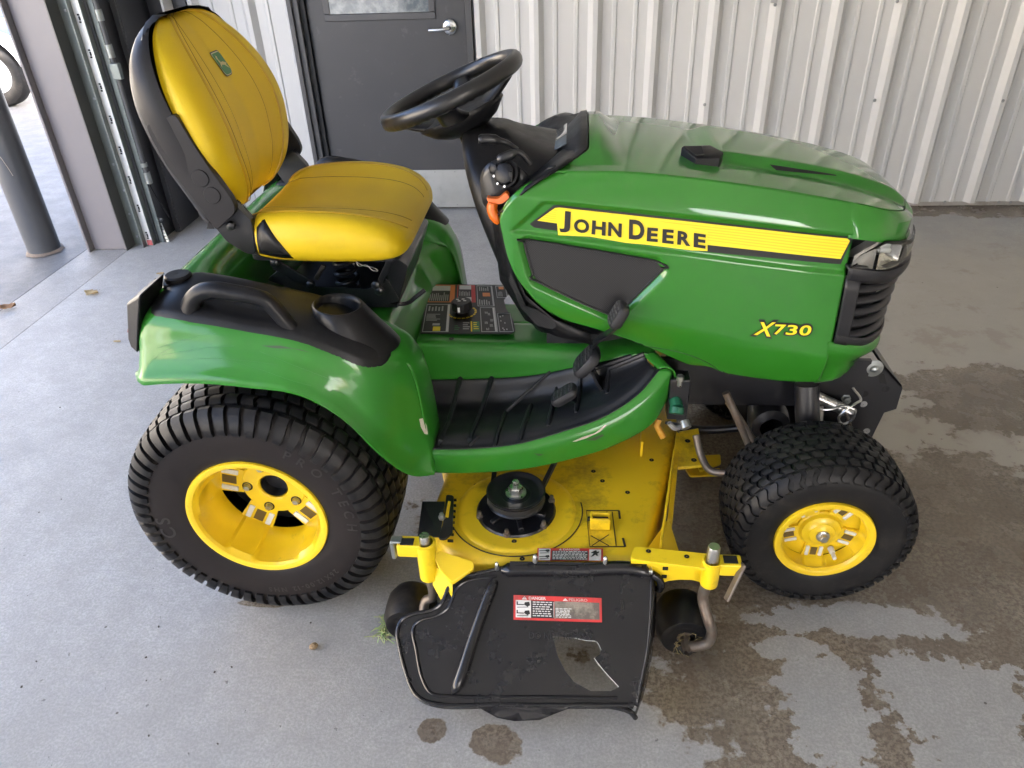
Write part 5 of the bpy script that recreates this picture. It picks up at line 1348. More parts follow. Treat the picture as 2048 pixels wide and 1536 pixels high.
# ------------------------------------------------------------------ pedals
GREYR = mat('pedal_bar', (.06, .06, .062), .5)
def pad(name, c, ax_l, ax_w, L_, W_, T_):
    ax_l = np.array(ax_l, float); ax_l /= np.linalg.norm(ax_l); ax_w = np.array(ax_w, float); ax_w -= ax_l*(ax_w @ ax_l); ax_w /= np.linalg.norm(ax_w); n = np.cross(ax_l, ax_w)
    if n[0] > 0: n = -n
    o2 = fillet([(-L_, -W_), (L_, -W_), (L_, W_), (-L_, W_)], W_*.8, 5)
    mb = MB(); rings = []
    for h, s in ((-T_, .86), (-T_*.4, 1.0), (T_*.5, 1.0), (T_, .88)): rings.append([np.array(c) + ax_l*p[0]*s + ax_w*p[1]*s + n*h for p in o2])
    mb.loft(rings); o = mb.build(name, PEDAL, TR, angle=50)
    for i in range(5):
        for sg in (-1, 1):
            q = -L_*.62 + i*L_*.31
            MB().bar(np.array(c) + ax_l*q + ax_w*sg*W_*.12 + n*(T_ + .0005), np.array(c) + ax_l*q + ax_w*sg*W_*.66 + n*(T_ + .0005), .0035, .0025, up=n).build('tread_bar', GREYR, o)
    return o
def strap(path, w, parent):
    P = spline(path, 14); g = []
    for i, p in enumerate(P):
        ww = np.interp(i / 13, [0, 1], w); g.append([p + np.array((-.004, -ww, 0)), p + np.array((-.004, ww, 0)), p + np.array((.004, ww, 0)), p + np.array((.004, -ww, 0))])
    return MB().loft(g).build('arm', STEELB, parent, angle=40)
p1 = pad('drive_pedal', (0.035, -0.215, 0.557), (.62, 0, .78), (0, 1, 0), .044, .042, .014)
strap([(0.047, -0.215, 0.538), (0.060, -0.210, 0.505), (0.080, -0.200, 0.464), (0.091, -0.195, 0.426)], (.022, .028), p1)
MB().box((0.091, -0.193, 0.420), (.05, .075, .008)).build('slot_cover', DARK, p1)
p2 = pad('reverse_pedal', (-0.021, -0.245, 0.473), (.80, 0, .58), (0, 1, 0), .038, .026, .012)
strap([(-0.006, -0.245, 0.469), (0.010, -0.240, 0.455), (0.020, -0.235, 0.428), (0.027, -0.230, 0.404)], (.018, .022), p2)
MB().box((0.028, -0.228, 0.400), (.045, .06, .008)).build('slot_cover', DARK, p2)
p3 = pad('brake_pedal', (0.102, -0.315, 0.741), (.45, 0, .89), (0, 1, .25), .032, .028, .012)
strap([(0.107, -0.305, 0.716), (0.088, -0.295, 0.688), (0.064, -0.275, 0.658), (0.047, -0.245, 0.619)], (.012, .014), p3)


# ------------------------------------------------------------------ mower deck
DZ = .252
plan = [(-.345, -.30), (-.352, -.42), (-.345, -.50), (-.315, -.56), (-.27, -.600), (-.20, -.612), (.10, -.612), (.168, -.606), (.185, -.56), (.225, -.40), (.285, -.17), (.310, .0),
        (.30, .20), (.25, .42), (.16, .58), (-.05, .62), (-.25, .58), (-.36, .40), (-.40, .15), (-.40, -.05), (-.37, -.18)]
P2 = spline([(x, y, 0) for x, y in plan], 6, True)[:, :2]
cen = P2.mean(0)
rings = []
for k, h in ((.0, 0), (.55, 0), (.80, 0), (.93, .0), (.965, -.003), (.985, -.010), (.996, -.022), (1.0, -.040), (1.004, -.10), (1.006, -.150)):
    rings.append([(cen[0] + (p[0] - cen[0])*max(k, .001), cen[1] + (p[1] - cen[1])*max(k, .001), DZ + h) for p in P2])
deck = MB().loft(rings, caps=False).build('mower_deck', DECKYEL, TR, angle=50)
deck['label'] = 'dusty yellow mower deck slung under the tractor'
# raised front/right wall flange and corner gusset
MB().prism([(0.292, -0.115, 0.270), (0.304, -0.129, 0.270), (0.249, -0.458, 0.250), (0.236, -0.458, 0.250)], (0, 0, -.12)).build('wall_flange', DECKYEL, deck, bevel=.002)
MB().prism([(0.240, -0.449, 0.250), (0.258, -0.529, 0.220), (0.173, -0.570, 0.250)], (0, 0, -.006)).build('corner_gusset', DECKYEL, deck, bevel=.001)
MB().bar((0.278, -0.203, 0.262), (0.211, -0.556, 0.262), .006, .030).build('reinforcing_rib', DECKYEL, deck, bevel=.002)
# spindle recess and pulley
sp_ = np.array((-0.138, -0.427, 0.255)); sx, sy = sp_[0], sp_[1]
rec = MB().lathe([(.100, .0005), (.096, .0065), (.090, .0055), (.082, .0025), (.001, .0028)], (sx, sy - .012, DZ), 'z', 40).build('spindle_housing', STEELB, deck, angle=50)
MB().lathe([(.150, .0005), (.146, .004), (.134, .0045), (.112, .0015), (.100, .0015)], (sx, sy - .012, DZ), 'z', 56).build('pressed_ring', DECKYEL, deck, angle=60)
for k in range(6):
    t = R(20 + 60*k); p = (sx + .094*math.cos(t), sy - .012 + .094*math.sin(t), DZ)
    MB().lathe([(.0085, 0), (.0085, .010), (.005, .012), (.005, .022), (.001, .023)], p, 'z', 8).build('housing_bolt', RUSTY, rec)
    MB().bar((sx + .03*math.cos(t + .4), sy - .012 + .03*math.sin(t + .4), DZ + .006), (sx + .078*math.cos(t + .4), sy - .012 + .078*math.sin(t + .4), DZ + .004), .012, .012).build('housing_web', STEELB, rec, bevel=.002)
pul = MB().lathe([(.020, .016), (.055, .018), (.066, .018), (.072, .024), (.073, .027), (.066, .034), (.058, .040), (.066, .046), (.073, .052), (.074, .055), (.070, .056), (.062, .050), (.056, .047), (.040, .046), (.036, .043), (.026, .043), (.022, .046), (.001, .046)], (sx, sy, DZ), 'z', 56).build('spindle_pulley', BLACKG, deck, angle=35)
MB().lathe([(.026, .046), (.026, .051), (.017, .052)], (sx, sy, DZ), 'z', 30).build('washer', STEEL, pul)
MB().lathe([(.0185, .051), (.0185, .066), (.016, .069), (.009, .069), (.009, .084), (.006, .086), (.001, .086)], (sx, sy, DZ), 'z', 6).build('spindle_nut', STEEL, pul)
belt = []
for t in np.linspace(R(160), R(380), 30): belt.append((sx + .0665*math.cos(t), sy + .0665*math.sin(t), DZ + .040))
belt = [(belt[0][0] - .0, belt[0][1] + .26, DZ + .050)] + belt + [(belt[-1][0] + .06, belt[-1][1] + .20, DZ + .052)]
B_ = np.array(belt); g = []
for i, p in enumerate(B_):
    t = B_[min(i+1, len(B_)-1)] - B_[max(i-1, 0)]; t[2] = 0; t /= np.linalg.norm(t); n = np.array((t[1], -t[0], 0))
    g.append([p - n*.006 + (0, 0, -.005), p + n*.005 + (0, 0, -.0075), p + n*.005 + (0, 0, .0075), p - n*.006 + (0, 0, .005)])
MB().loft(g).build('drive_belt', mat('belt_rubber', (.013, .013, .014), .6), deck, angle=50)
# embossed arc groove and holes
arc = [(sx + .166*math.cos(t), sy - .012 + .160*math.sin(t), DZ + .0012) for t in np.linspace(R(205), R(372), 40)]
GRV = mat('dirt_line', (.035, .025, .012), .8)
MB().tube(np.array(arc)[[i for i in range(40)]], .0016, 5).build('dirt_line', GRV, deck)
for q in ((-0.216, -0.542, 0.254), (-0.135, -0.550, 0.254), (0.058, -0.280, 0.253), (0.081, -0.320, 0.254), (0.216, -0.228, 0.254), (-0.112, -0.606, 0.254), (-0.250, -0.348, 0.254), (-0.332, -0.519, 0.254), (0.144, -0.363, 0.254)):
    MB().lathe([(.0065, 0), (.001, .0004)], q, 'z', 14).build('hole', DARK, deck)
# cast diagram scratched into the deck: frame lines with hooks, and the lug in it
dm = MB()
def dl_(a, b, w=.0025): dm.bar((a[0], a[1], DZ + .0012), (b[0], b[1], DZ + .0012), w, .0012)
dl_((0.038, -0.435, 0.252), (0.119, -0.432, 0.252)); dl_((0.119, -0.432, 0.252), (0.120, -0.461, 0.252), .005); dl_((0.102, -0.437, 0.252), (0.107, -0.554, 0.252)); dl_((0.045, -0.560, 0.252), (0.128, -0.556, 0.252)); dl_((0.124, -0.528, 0.252), (0.128, -0.556, 0.252), .005)
dl_((0.047, -0.439, 0.252), (0.089, -0.475, 0.252), .0016); dl_((0.090, -0.437, 0.252), (0.049, -0.478, 0.252), .0016); dl_((0.048, -0.523, 0.252), (0.090, -0.555, 0.252), .0016); dl_((0.091, -0.518, 0.252), (0.050, -0.556, 0.252), .0016); dl_((0.038, -0.435, 0.252), (0.045, -0.560, 0.252), .0014)
o = dm.build('cast_diagram', GRV, deck); o['kind'] = 'stuff'
lug = MB(); q = np.array((0.070, -0.501, 0.255)); lug.box(q + (0, 0, .016), (.048, .006, .034)).box(q + (0, .022, .016), (.048, .006, .034)).box(q + (-.021, .011, .016), (.006, .022, .034)).build('mount_lug', DECKYEL, deck, bevel=.002)
MB().bar(q + np.array((-.03, .011, .022)), q + np.array((.02, .011, .022)), .008, .008).build('lug_pin', DARK, deck)
MB().prism([(p[0], p[1], DZ) for p in ((0.195, -0.108, 0.252), (0.202, -0.108, 0.252), (0.192, -0.211, 0.252), (0.186, -0.211, 0.252))], (0, 0, .05)).build('belt_guide', DECKYEL, deck)
# notched black adjuster bracket on the left
adj = MB().prism([(-0.374, -0.445, 0.275), (-0.317, -0.443, 0.275), (-0.311, -0.561, 0.270), (-0.367, -0.555, 0.262)], (0, 0, .004)).build('height_bracket', STEELB, deck)
MB().prism(fillet([(-0.316, -0.422, 0.278), (-0.296, -0.425, 0.278), (-0.282, -0.553, 0.272), (-0.297, -0.574, 0.272), (-0.314, -0.571, 0.272), (-0.309, -0.523, 0.275)], .004, 2), (0, 0, .006)).build('notched_plate', STEELB, adj, bevel=.001)
MB().prism([(-0.307, -0.449, 0.285), (-0.300, -0.450, 0.285), (-0.298, -0.507, 0.284), (-0.306, -0.505, 0.284)], (0, 0, .0006)).build('slot', DECKYEL, adj)
nt_ = MB()
for k in range(8):
    q = np.array((-0.300, -0.411, 0.256)) * (1 - k/7) + np.array((-0.288, -0.557, 0.256)) * (k/7); nt_.box(q, (.014, .004, .006))
o = nt_.build('notches', STEELB, adj); o['kind'] = 'stuff'
MB().lathe([(.009, 0), (.009, .008), (.006, .010), (.006, .016), (.001, .017)], (-0.314, -0.506, 0.280), 'z', 6).build('nut', ZINC, adj)

# ------------------------------------------------------------------ gauge wheel arms
def gwheel(c, r, w, name='gauge_wheel'):
    o = MB().lathe([(.02, -w*.5), (r*.55, -w*.5), (r*.62, -w*.54), (r*.85, -w*.52), (r, -w*.30), (r*1.02, 0), (r, w*.30), (r*.85, w*.52), (r*.62, w*.54), (r*.5, w*.5), (.02, w*.5)], c, 'y', 36).build(name, RUBBER, TR, angle=50)
    return o
YARM = mat('arm_yellow', (.74, .53, .010), .35, coat=.4, coat_rough=.12, dirt=(14, (.13, .07, .02), .60, .76, .75), bump=(80, .06, .001))
# near rear arm
al = MB().prism(fillet([(-0.312, -0.636, 0.285), (-0.304, -0.617, 0.285), (-0.225, -0.626, 0.262), (-0.220, -0.645, 0.262), (-0.269, -0.668, 0.235), (-0.297, -0.656, 0.262)], .006, 3), (0, 0, -.010)).build('gauge_arm', YARM, TR, bevel=.002)
c0 = np.array((-0.330, -0.632, 0.315))
MB().lathe([(.022, -.10), (.022, -.02), (.024, -.018), (.024, .008), (.018, .010)], c0, 'z', 24).build('socket', YARM, al, angle=40)
MB().box(c0 + (-.036, 0, -.006), (.055, .036, .036)).build('lock_housing', YARM, al, bevel=.005)
MB().box(c0 + (-.040, -.004, .013), (.030, .020, .003)).build('lock_opening', DARK, al)
MB().tube([c0 + (-.052, 0, .004 + .0), c0 + (-.024, 0, .004)], .006, 8).build('lock_spring', RUSTY, al)
MB().lathe([(.0125, -.02), (.0125, .026), (.011, .030), (.001, .030)], c0, 'z', 20).build('spindle_pin', STEEL, al)
MB().box(c0 + (-.074, 0, -.010), (.010, .026, .052)).box(c0 + (-.066, 0, .014), (.026, .022, .006)).build('lock_lever', ZINC, al, bevel=.003)
gl = gwheel((-0.395, -0.608, 0.062), .062, .095)
e0, e1 = c0 + np.array((0, 0, -.10)), np.array((-0.372, -0.618, 0.075))
MB().tube(spline([e0, e0 + (.0, -.004, -.07), e0*.35 + e1*.65 + (.012, -.012, .01), e1 + (.012, -.045, .0), e1 + (-.006, -.05, -.012)], 24), .0115, 12).build('wheel_fork', RUSTY, gl)
MB().prism([(-0.323, -0.631, 0.250), (-0.300, -0.645, 0.250), (-0.270, -0.663, 0.230), (-0.270, -0.681, 0.200), (-0.292, -0.681, 0.170), (-0.321, -0.646, 0.200)], (.0, .006, -.004)).build('side_plate', YARM, al)
# near front arm
ar = MB().prism(fillet([(0.134, -0.634, 0.305), (0.143, -0.606, 0.305), (0.316, -0.618, 0.300), (0.329, -0.644, 0.296), (0.322, -0.662, 0.296), (0.136, -0.642, 0.300)], .006, 3), (0, 0, -.008)).build('gauge_arm', YARM, TR, bevel=.003)
AFY = ((0.136, -0.642, 0.300)[1] + (0.322, -0.662, 0.296)[1]) / 2
MB().prism(fillet([(0.136, -0.622, 0.284), (0.235, -0.622, 0.271), (0.332, -0.622, 0.257), (0.335, -0.622, 0.235), (0.321, -0.622, 0.221), (0.306, -0.622, 0.209), (0.279, -0.622, 0.218), (0.251, -0.622, 0.218), (0.223, -0.622, 0.212), (0.200, -0.622, 0.192), (0.185, -0.622, 0.185), (0.141, -0.622, 0.193)], .004, 3), (0, .007, 0)).build('front_plate', YARM, ar, bevel=.002)
for q in ((0.215, -0.623, 0.255), (0.214, -0.623, 0.229)): MB().box(q, (.012, .003, .009)).build('square_hole', DARK, ar)
c1 = np.array((0.311, -0.644, 0.305))
MB().lathe([(.020, -.07), (.021, .0), (.018, .002)], c1, 'z', 20).build('socket', YARM, ar)
MB().lathe([(.0135, -.02), (.0135, .040), (.012, .044), (.001, .044)], c1, 'z', 20).build('spindle_pin', STEEL, ar)
MB().box(c1 + (.040, .004, -.016), (.05, .036, .034)).build('lock_housing', YARM, ar, bevel=.005)
MB().box(c1 + (.040, .004, .0015), (.030, .022, .003)).build('lock_opening', DARK, ar)
MB().bar(c1 + np.array((.066, -.01, .004)), c1 + np.array((.030, -.05, -.068)), .006, .020, up=(0, 1, 0)).build('lock_lever', RUSTY, ar, bevel=.002)
for q in ((0.174, -0.621, 0.306), (0.257, -0.634, 0.306)): MB().lathe([(.006, 0), (.001, .0004)], q, 'z', 12).build('hole', DARK, ar)
gr = gwheel((.272, -.612, .066), .066, .10)
e0 = c1 + np.array((-.004, 0, -.07)); e1 = np.array((.275, -.665, .055))
MB().tube(spline([e0, e0 + (-.004, 0, -.05), e0 + (.012, -.03, -.10), e1 + (.052, -.01, .055), e1 + (.045, -.012, .015), e1 + (.0, -.012, -.002)], 26), .0125, 12).build('wheel_fork', RUSTY, gr)
MB().lathe([(.010, -.03), (.013, -.010), (.013, .012), (.030, .014), (.030, .03)], e1, 'y', 6).build('axle_bolt', RUSTY, gr)
for x in (-.40, .27): gwheel((x, .62, .066), .066, .10)
GRASSD = mat('dry_clippings', (.30, .24, .11), .9)
mb = MB(); random.seed(5)
for k in range(40):
    a = random.uniform(0, 6.28); r = random.uniform(.02, .034); p = np.array(e1) + (r*math.cos(a), random.uniform(-.012, .006), r*math.sin(a)); d = np.array((random.uniform(-1, 1), random.uniform(-1, .2), random.uniform(-1, 1))) * .012
    mb.tube([p, p + d], .0006, 3)
o = mb.build('dry_clippings', GRASSD, gr); o['kind'] = 'stuff'

# ------------------------------------------------------------------ discharge chute
CHUTE = mat('chute_plastic', (.008, .008, .010), .24, spec=.5, rvar=.08, bump=(120, .10, .001), dirt=(9, (.04, .037, .032), .58, .84, .5), var=(3, (.012, .012, .013), .4, .7))
def fill_holes(outer, holes, dens=.03):
    bm = bmesh.new(); es = []
    for loop in [outer] + holes:
        vs = [bm.verts.new(tuple(p)) for p in loop]
        for i in range(len(vs)): es.append(bm.edges.new((vs[i], vs[(i+1) % len(vs)])))
    bmesh.ops.triangle_fill(bm, edges=es, use_beauty=True)
    bm.verts.index_update(); V = [tuple(v.co) for v in bm.verts]; F = [tuple(v.index for v in f.verts) for f in bm.faces]; bm.free()
    return densify(V, F, dens)
outer = [(-0.160, -0.620, 0.243), (-0.117, -0.617, 0.245), (0.165, -0.612, 0.249), (0.182, -0.620, 0.242), (0.183, -0.672, 0.205), (0.174, -0.750, 0.148), (0.156, -0.817, 0.099), (0.144, -0.851, 0.074), (0.067, -0.851, 0.074), (-0.150, -0.862, 0.066), (-0.281, -0.866, 0.063), (-0.315, -0.862, 0.066), (-0.341, -0.850, 0.075), (-0.368, -0.809, 0.104), (-0.387, -0.767, 0.135), (-0.395, -0.740, 0.155),
         (-0.384, -0.722, 0.168), (-0.354, -0.710, 0.177), (-0.313, -0.702, 0.183), (-0.293, -0.688, 0.193), (-0.286, -0.672, 0.205), (-0.278, -0.656, 0.216), (-0.258, -0.643, 0.226), (-0.227, -0.635, 0.231), (-0.180, -0.631, 0.235)]
hole = [(-0.038, -0.742, 0.154), (-0.016, -0.742, 0.154), (0.010, -0.743, 0.153), (0.037, -0.747, 0.150), (0.060, -0.748, 0.149), (0.070, -0.762, 0.139), (0.067, -0.769, 0.134), (0.054, -0.776, 0.129), (0.076, -0.797, 0.114), (0.108, -0.822, 0.095), (0.091, -0.829, 0.090), (0.047, -0.830, 0.089), (0.011, -0.817, 0.099), (-0.009, -0.799, 0.112), (-0.026, -0.775, 0.130)]
NQ = np.array((0, -.59, .807))    # outward normal of the chute
v, f = fill_holes(outer, [hole], .03)
chute = MB().add(v, f).build('discharge_chute', CHUTE, TR, angle=None, solid=.004)
chute.data.polygons.foreach_set('use_smooth', [False] * len(chute.data.polygons))
chute['label'] = 'torn black plastic discharge chute with danger sticker'
MB().tube(spline([(0.054, -0.777, 0.131), (0.076, -0.798, 0.116), (0.108, -0.823, 0.097)], 12), .0008, 6).build('torn_edge', PADGREY, chute)
MB().tube(spline([(0.012, -0.745, 0.155), (0.036, -0.748, 0.152), (0.060, -0.750, 0.151), (0.070, -0.763, 0.141)], 12), .0009, 6).build('torn_edge', GREYP, chute)
# hinge barrel, rolled rim, inner step, stiffening rib, side wall, lower lip
MB().tube(spline([(-0.159, -0.631, 0.241), (-0.116, -0.629, 0.244), (0.010, -0.627, 0.246), (0.164, -0.624, 0.247), (0.181, -0.630, 0.239)], 24), [.008] + [.016]*22 + [.008], 12).build('hinge_barrel', CHUTE, chute, angle=60)
MB().bar((-0.139, -0.628, 0.259), (0.173, -0.624, 0.262), .012, .004, up=NQ).build('hinge_rail', CHUTE, chute, bevel=.001)
step = spline([(-0.170, -0.640, 0.230), (-0.220, -0.646, 0.225), (-0.248, -0.654, 0.220), (-0.263, -0.666, 0.211), (-0.269, -0.682, 0.199), (-0.279, -0.700, 0.186), (-0.305, -0.715, 0.175), (-0.343, -0.725, 0.168), (-0.355, -0.738, 0.159), (-0.344, -0.776, 0.131), (-0.324, -0.826, 0.095), (-0.303, -0.847, 0.079), (-0.261, -0.850, 0.077), (-0.095, -0.846, 0.080), (0.105, -0.841, 0.084)], 70)
MB().tube(step, .0035, 8).build('step_edge', CHUTE, chute)
rimp = spline([(-0.160, -0.624, 0.240), (-0.221, -0.636, 0.231), (-0.258, -0.644, 0.225), (-0.278, -0.658, 0.215), (-0.287, -0.678, 0.200), (-0.295, -0.692, 0.190), (-0.315, -0.704, 0.182), (-0.358, -0.712, 0.175), (-0.383, -0.723, 0.167), (-0.391, -0.743, 0.153), (-0.383, -0.771, 0.132), (-0.365, -0.811, 0.103), (-0.339, -0.848, 0.076), (-0.313, -0.860, 0.068), (-0.150, -0.859, 0.068), (0.140, -0.850, 0.075)], 80)
g = []
for p in rimp: g.append([p + NQ*.004, p + NQ*.0045 + (0, -.002, 0), p + (0, -.004, -.004), p + (0, -.003, -.022)])
MB().tube(rimp + NQ*.002, .0045, 8).build('rolled_rim', CHUTE, chute)
# outer skirt down from the rim
low_ = np.array([p + np.array((0, .004, -.02 - .0*i)) for i, p in enumerate(rimp)])
MB().grid(np.array([[a, b] for a, b in zip(rimp, low_)])).build('rim_skirt', CHUTE, chute, solid=.003)
rib = spline([(-0.173, -0.651, 0.230), (-0.188, -0.683, 0.207), (-0.217, -0.758, 0.152), (-0.247, -0.840, 0.094), (-0.255, -0.846, 0.082)], 24)
MB().tube(rib, [.008, .011] + [.0125]*20 + [.010, .005], 12).build('stiffening_rib', CHUTE, chute, angle=60)
wl = []
for a, b in zip(spline([(0.185, -0.628, 0.237), (0.183, -0.672, 0.205), (0.174, -0.750, 0.148), (0.156, -0.817, 0.099), (0.146, -0.851, 0.074)], 20), spline([(0.200, -0.615, 0.200), (0.201, -0.638, 0.150), (0.193, -0.702, 0.070), (0.171, -0.784, 0.035), (0.148, -0.841, 0.022)], 20)):
    wl.append([a + NQ*.002, a*.8 + b*.2 + np.array((.004, 0, 0)), b])
MB().grid(np.array(wl)).build('side_wall', CHUTE, chute, solid=.004)
lp = [(-0.210, -0.860, 0.066), (-0.188, -0.864, 0.053), (-0.155, -0.874, 0.041), (-0.117, -0.877, 0.037), (-0.062, -0.873, 0.040), (-0.030, -0.864, 0.051), (0.003, -0.857, 0.064), (0.008, -0.852, 0.071)]
v, f = densify(lp, [tuple(range(len(lp)))], .04); MB().add(v, f).build('lower_lip', CHUTE, chute, solid=.004)
MB().tube(spline([(0.013, -0.853, 0.070), (0.089, -0.852, 0.070), (0.134, -0.856, 0.058), (0.145, -0.857, 0.040)], 14), .006, 8).build('corner_flare', CHUTE, chute)
MB().tube(spline([(0.186, -0.628, 0.241), (0.200, -0.630, 0.231), (0.207, -0.632, 0.214), (0.205, -0.629, 0.191)], 14), .009, 10).build('hinge_spring_cover', CHUTE, chute)
for q in ((-0.089, -0.631, 0.259), (0.154, -0.627, 0.261)): MB().box(q, (.016, .006, .006)).build('hinge_clip', BLACKG, chute)
for q, r in (((-0.081, -0.622, 0.271), .006), ((0.079, -0.621, 0.272), .006), ((-0.169, -0.632, 0.254), .005)):
    MB().lathe([(r, -.01), (r, .008), (r*.6, .012), (.001, .013)], q, 'z', 10).build('hinge_bolt', STEEL, chute)
q = np.array((0.169, -0.627, 0.250)); MB().lathe([(.005, -.02), (.005, .012), (.009, .013), (.009, .016), (.001, .017)], q, 'x', 12).build('hinge_pin', STEEL, chute)
for q in ((0.116, -0.655, 0.219), (0.115, -0.684, 0.198), (0.120, -0.684, 0.198)): MB().bar(np.array(q) + (0, .008, .006), np.array(q) + (0, -.008, -.006), .003, .003, up=NQ).build('moulded_mark', BLACKG, chute)
# raised moulded words
def on_chute(v, o, ux, uy, lift): return [np.array(o) + np.array(ux)*p[0] + np.array(uy)*p[1] + NQ*lift for p in v]
CUX = np.array((0.053, -0.738, 0.157)) - np.array((-0.091, -0.741, 0.154)); cl = np.linalg.norm(CUX); CUX = CUX / cl; CUY = np.cross(NQ, CUX)
v, f = text_mb('DO NOT REMOVE', 1.0); v[:, :2] *= cl / v[:, 0].max(); v[:, 1] *= 1.25
MB().add(on_chute(v, (-0.091, -0.748, 0.149), CUX, CUY, .0062), f).build('moulded_words', mat('moulded_gloss', (.020, .020, .022), .25), chute)['kind'] = 'stuff'
# danger sticker on the chute
S0, S1, S2, S3 = [np.array(q) for q in ((-0.129, -0.672, 0.205), (0.071, -0.672, 0.205), (0.072, -0.715, 0.174), (-0.127, -0.716, 0.173))]
def sp2(a, b, lift): return (S0*(1-a) + S1*a)*(1-b) + (S3*(1-a) + S2*a)*b + NQ*lift
BROWNP = mat('worn_sticker', (.10, .085, .070), .5, dirt=(22, (.28, .25, .2), .45, .6, .9)); WORNW = mat('worn_white', (.66, .66, .64), .5, dirt=(16, (.2, .17, .13), .5, .75, .7))
stk = MB().add([sp2(0, 0, .003), sp2(1, 0, .003), sp2(1, 1, .003), sp2(0, 1, .003)], [(0, 1, 2, 3)]).build('danger_sticker', REDP, chute)
def srect(name, a0, b0, a1, b1, m, lift=.0034): return MB().add([sp2(a0, b0, lift), sp2(a1, b0, lift), sp2(a1, b1, lift), sp2(a0, b1, lift)], [(0, 1, 2, 3)]).build(name, m, stk)
srect('white_field', .025, .20, .20, .90, WORNW); srect('text_field', .20, .20, .46, .90, BLACKP); srect('text_field', .465, .20, .86, .90, BROWNP); srect('text_field', .86, .20, .975, .90, BROWNP); srect('divider', .456, .24, .46, .86, WORNW, .0037)
def spiece(pts, m, lift=.0038, name='pictogram'):
    v, f = densify([sp2(a, b, lift) for a, b in pts], [tuple(range(len(pts)))], .05); return MB().add(v, f).build(name, m, stk)
for b0 in (.26, .60):
    spiece([(.035, b0), (.05, b0), (.05, b0 + .10), (.12, b0 + .10), (.12, b0 + .14), (.035, b0 + .14)], BLACKP)
    spiece([(.13, b0 + .02), (.18, b0), (.19, b0 + .14), (.16, b0 + .20), (.12, b0 + .12)], BLACKP)
    spiece([(.04, b0 + .22), (.17, b0 + .20), (.17, b0 + .225), (.04, b0 + .245)], BLACKP)
def swords(rows, a0, a1, b0, b1, m, n=6):
    mb = MB(); random.seed(11)
    for i in range(rows):
        y0 = b0 + (b1 - b0)*i/rows; y1 = y0 + (b1 - b0)/rows*.45; a = a0
        while a < a1 - .02:
            w = random.uniform(.018, .05); mb.add([sp2(a, y0, .0038), sp2(min(a + w, a1), y0, .0038), sp2(min(a + w, a1), y1, .0038), sp2(a, y1, .0038)], [(0, 1, 2, 3)]); a += w + .010
    o = mb.build('small_print', m, stk); o['kind'] = 'stuff'
swords(7, .22, .44, .24, .88, WORNW); swords(7, .48, .66, .48, .88, WORNW); swords(3, .48, .84, .24, .44, mat('faded_print', (.22, .19, .15), .6))
def stext(t, a0, b0, a1, b1, m):
    v, f = text_mb(t, 1.0, .02); lo, hi = v.min(0), v.max(0)
    P = [sp2(a0 + (p[0]-lo[0])/(hi[0]-lo[0])*(a1-a0), b1 - (p[1]-lo[1])/(hi[1]-lo[1])*(b1-b0), .0038) for p in v]
    MB().add(P, f).build('sticker_word', m, stk)['kind'] = 'stuff'
stext('DANGER', .175, .045, .37, .165, WORNW); stext('PELIGRO', .63, .06, .84, .175, mat('faded_pink', (.55, .36, .33), .5))
spiece([(.125, .04), (.155, .17), (.095, .17)], WORNW); spiece([(.125, .07), (.129, .07), (.129, .125), (.121, .125)], REDP, .0042); spiece([(.59, .06), (.62, .17), (.56, .17)], WORNW)
# danger sticker on the deck edge
D0, D1, D2, D3 = [np.array(q) for q in ((-0.078, -0.573, 0.257), (0.076, -0.568, 0.257), (0.074, -0.613, 0.262), (-0.077, -0.618, 0.262))]
def dp(a, b, lift): q = (D0*(1-a) + D1*a)*(1-b) + (D3*(1-a) + D2*a)*b; return (q[0], q[1], q[2] + lift)
ds = MB().add([dp(0, 0, 0), dp(1, 0, 0), dp(1, 1, 0), dp(0, 1, 0)], [(0, 1, 2, 3)]).build('deck_sticker', REDP, deck)
def drect(name, a0, b0, a1, b1, m, lift=.0006): return MB().add([dp(a0, b0, lift), dp(a1, b0, lift), dp(a1, b1, lift), dp(a0, b1, lift)], [(0, 1, 2, 3)]).build(name, m, ds)
drect('white_field', .02, .06, .20, .98, WORNW); drect('text_field', .22, .22, .77, .98, BLACKP); drect('white_field', .79, .10, .97, .98, WORNW)
def dpiece(pts, m, lift=.001):
    v, f = densify([dp(a, b, lift) for a, b in pts], [tuple(range(len(pts)))], .05); MB().add(v, f).build('pictogram', m, ds)
for b0 in (.12, .58):
    dpiece([(.03, b0 + .10), (.12, b0 + .08), (.14, b0 + .02), (.18, b0 + .0), (.19, b0 + .14), (.16, b0 + .24), (.12, b0 + .14), (.03, b0 + .16)], BLACKP); dpiece([(.04, b0 + .28), (.18, b0 + .26), (.18, b0 + .30), (.04, b0 + .33)], BLACKP)
dpiece([(.88, .18), (.90, .18), (.905, .30), (.94, .26), (.945, .34), (.91, .46), (.93, .60), (.90, .62), (.885, .52), (.85, .66), (.81, .70), (.84, .54), (.86, .40), (.82, .42), (.82, .35)], BLACKP)
v, f = text_mb('DANGER', 1.0, .02); lo, hi = v.min(0), v.max(0)
MB().add([dp(.39 + (p[0]-lo[0])/(hi[0]-lo[0])*.26, .20 - (p[1]-lo[1])/(hi[1]-lo[1])*.15, .001) for p in v], f).build('sticker_word', WORNW, ds)['kind'] = 'stuff'
dpiece([(.35, .05), (.375, .20), (.325, .20)], WORNW)
mb = MB(); random.seed(4)
for i in range(6):
    y0 = .27 + i*.115; a = .235
    while a < .74: w = random.uniform(.02, .06); mb.add([dp(a, y0, .001), dp(min(a+w, .76), y0, .001), dp(min(a+w, .76), y0 + .06, .001), dp(a, y0 + .06, .001)], [(0, 1, 2, 3)]); a += w + .012
mb.build('small_print', WORNW, ds)['kind'] = 'stuff'

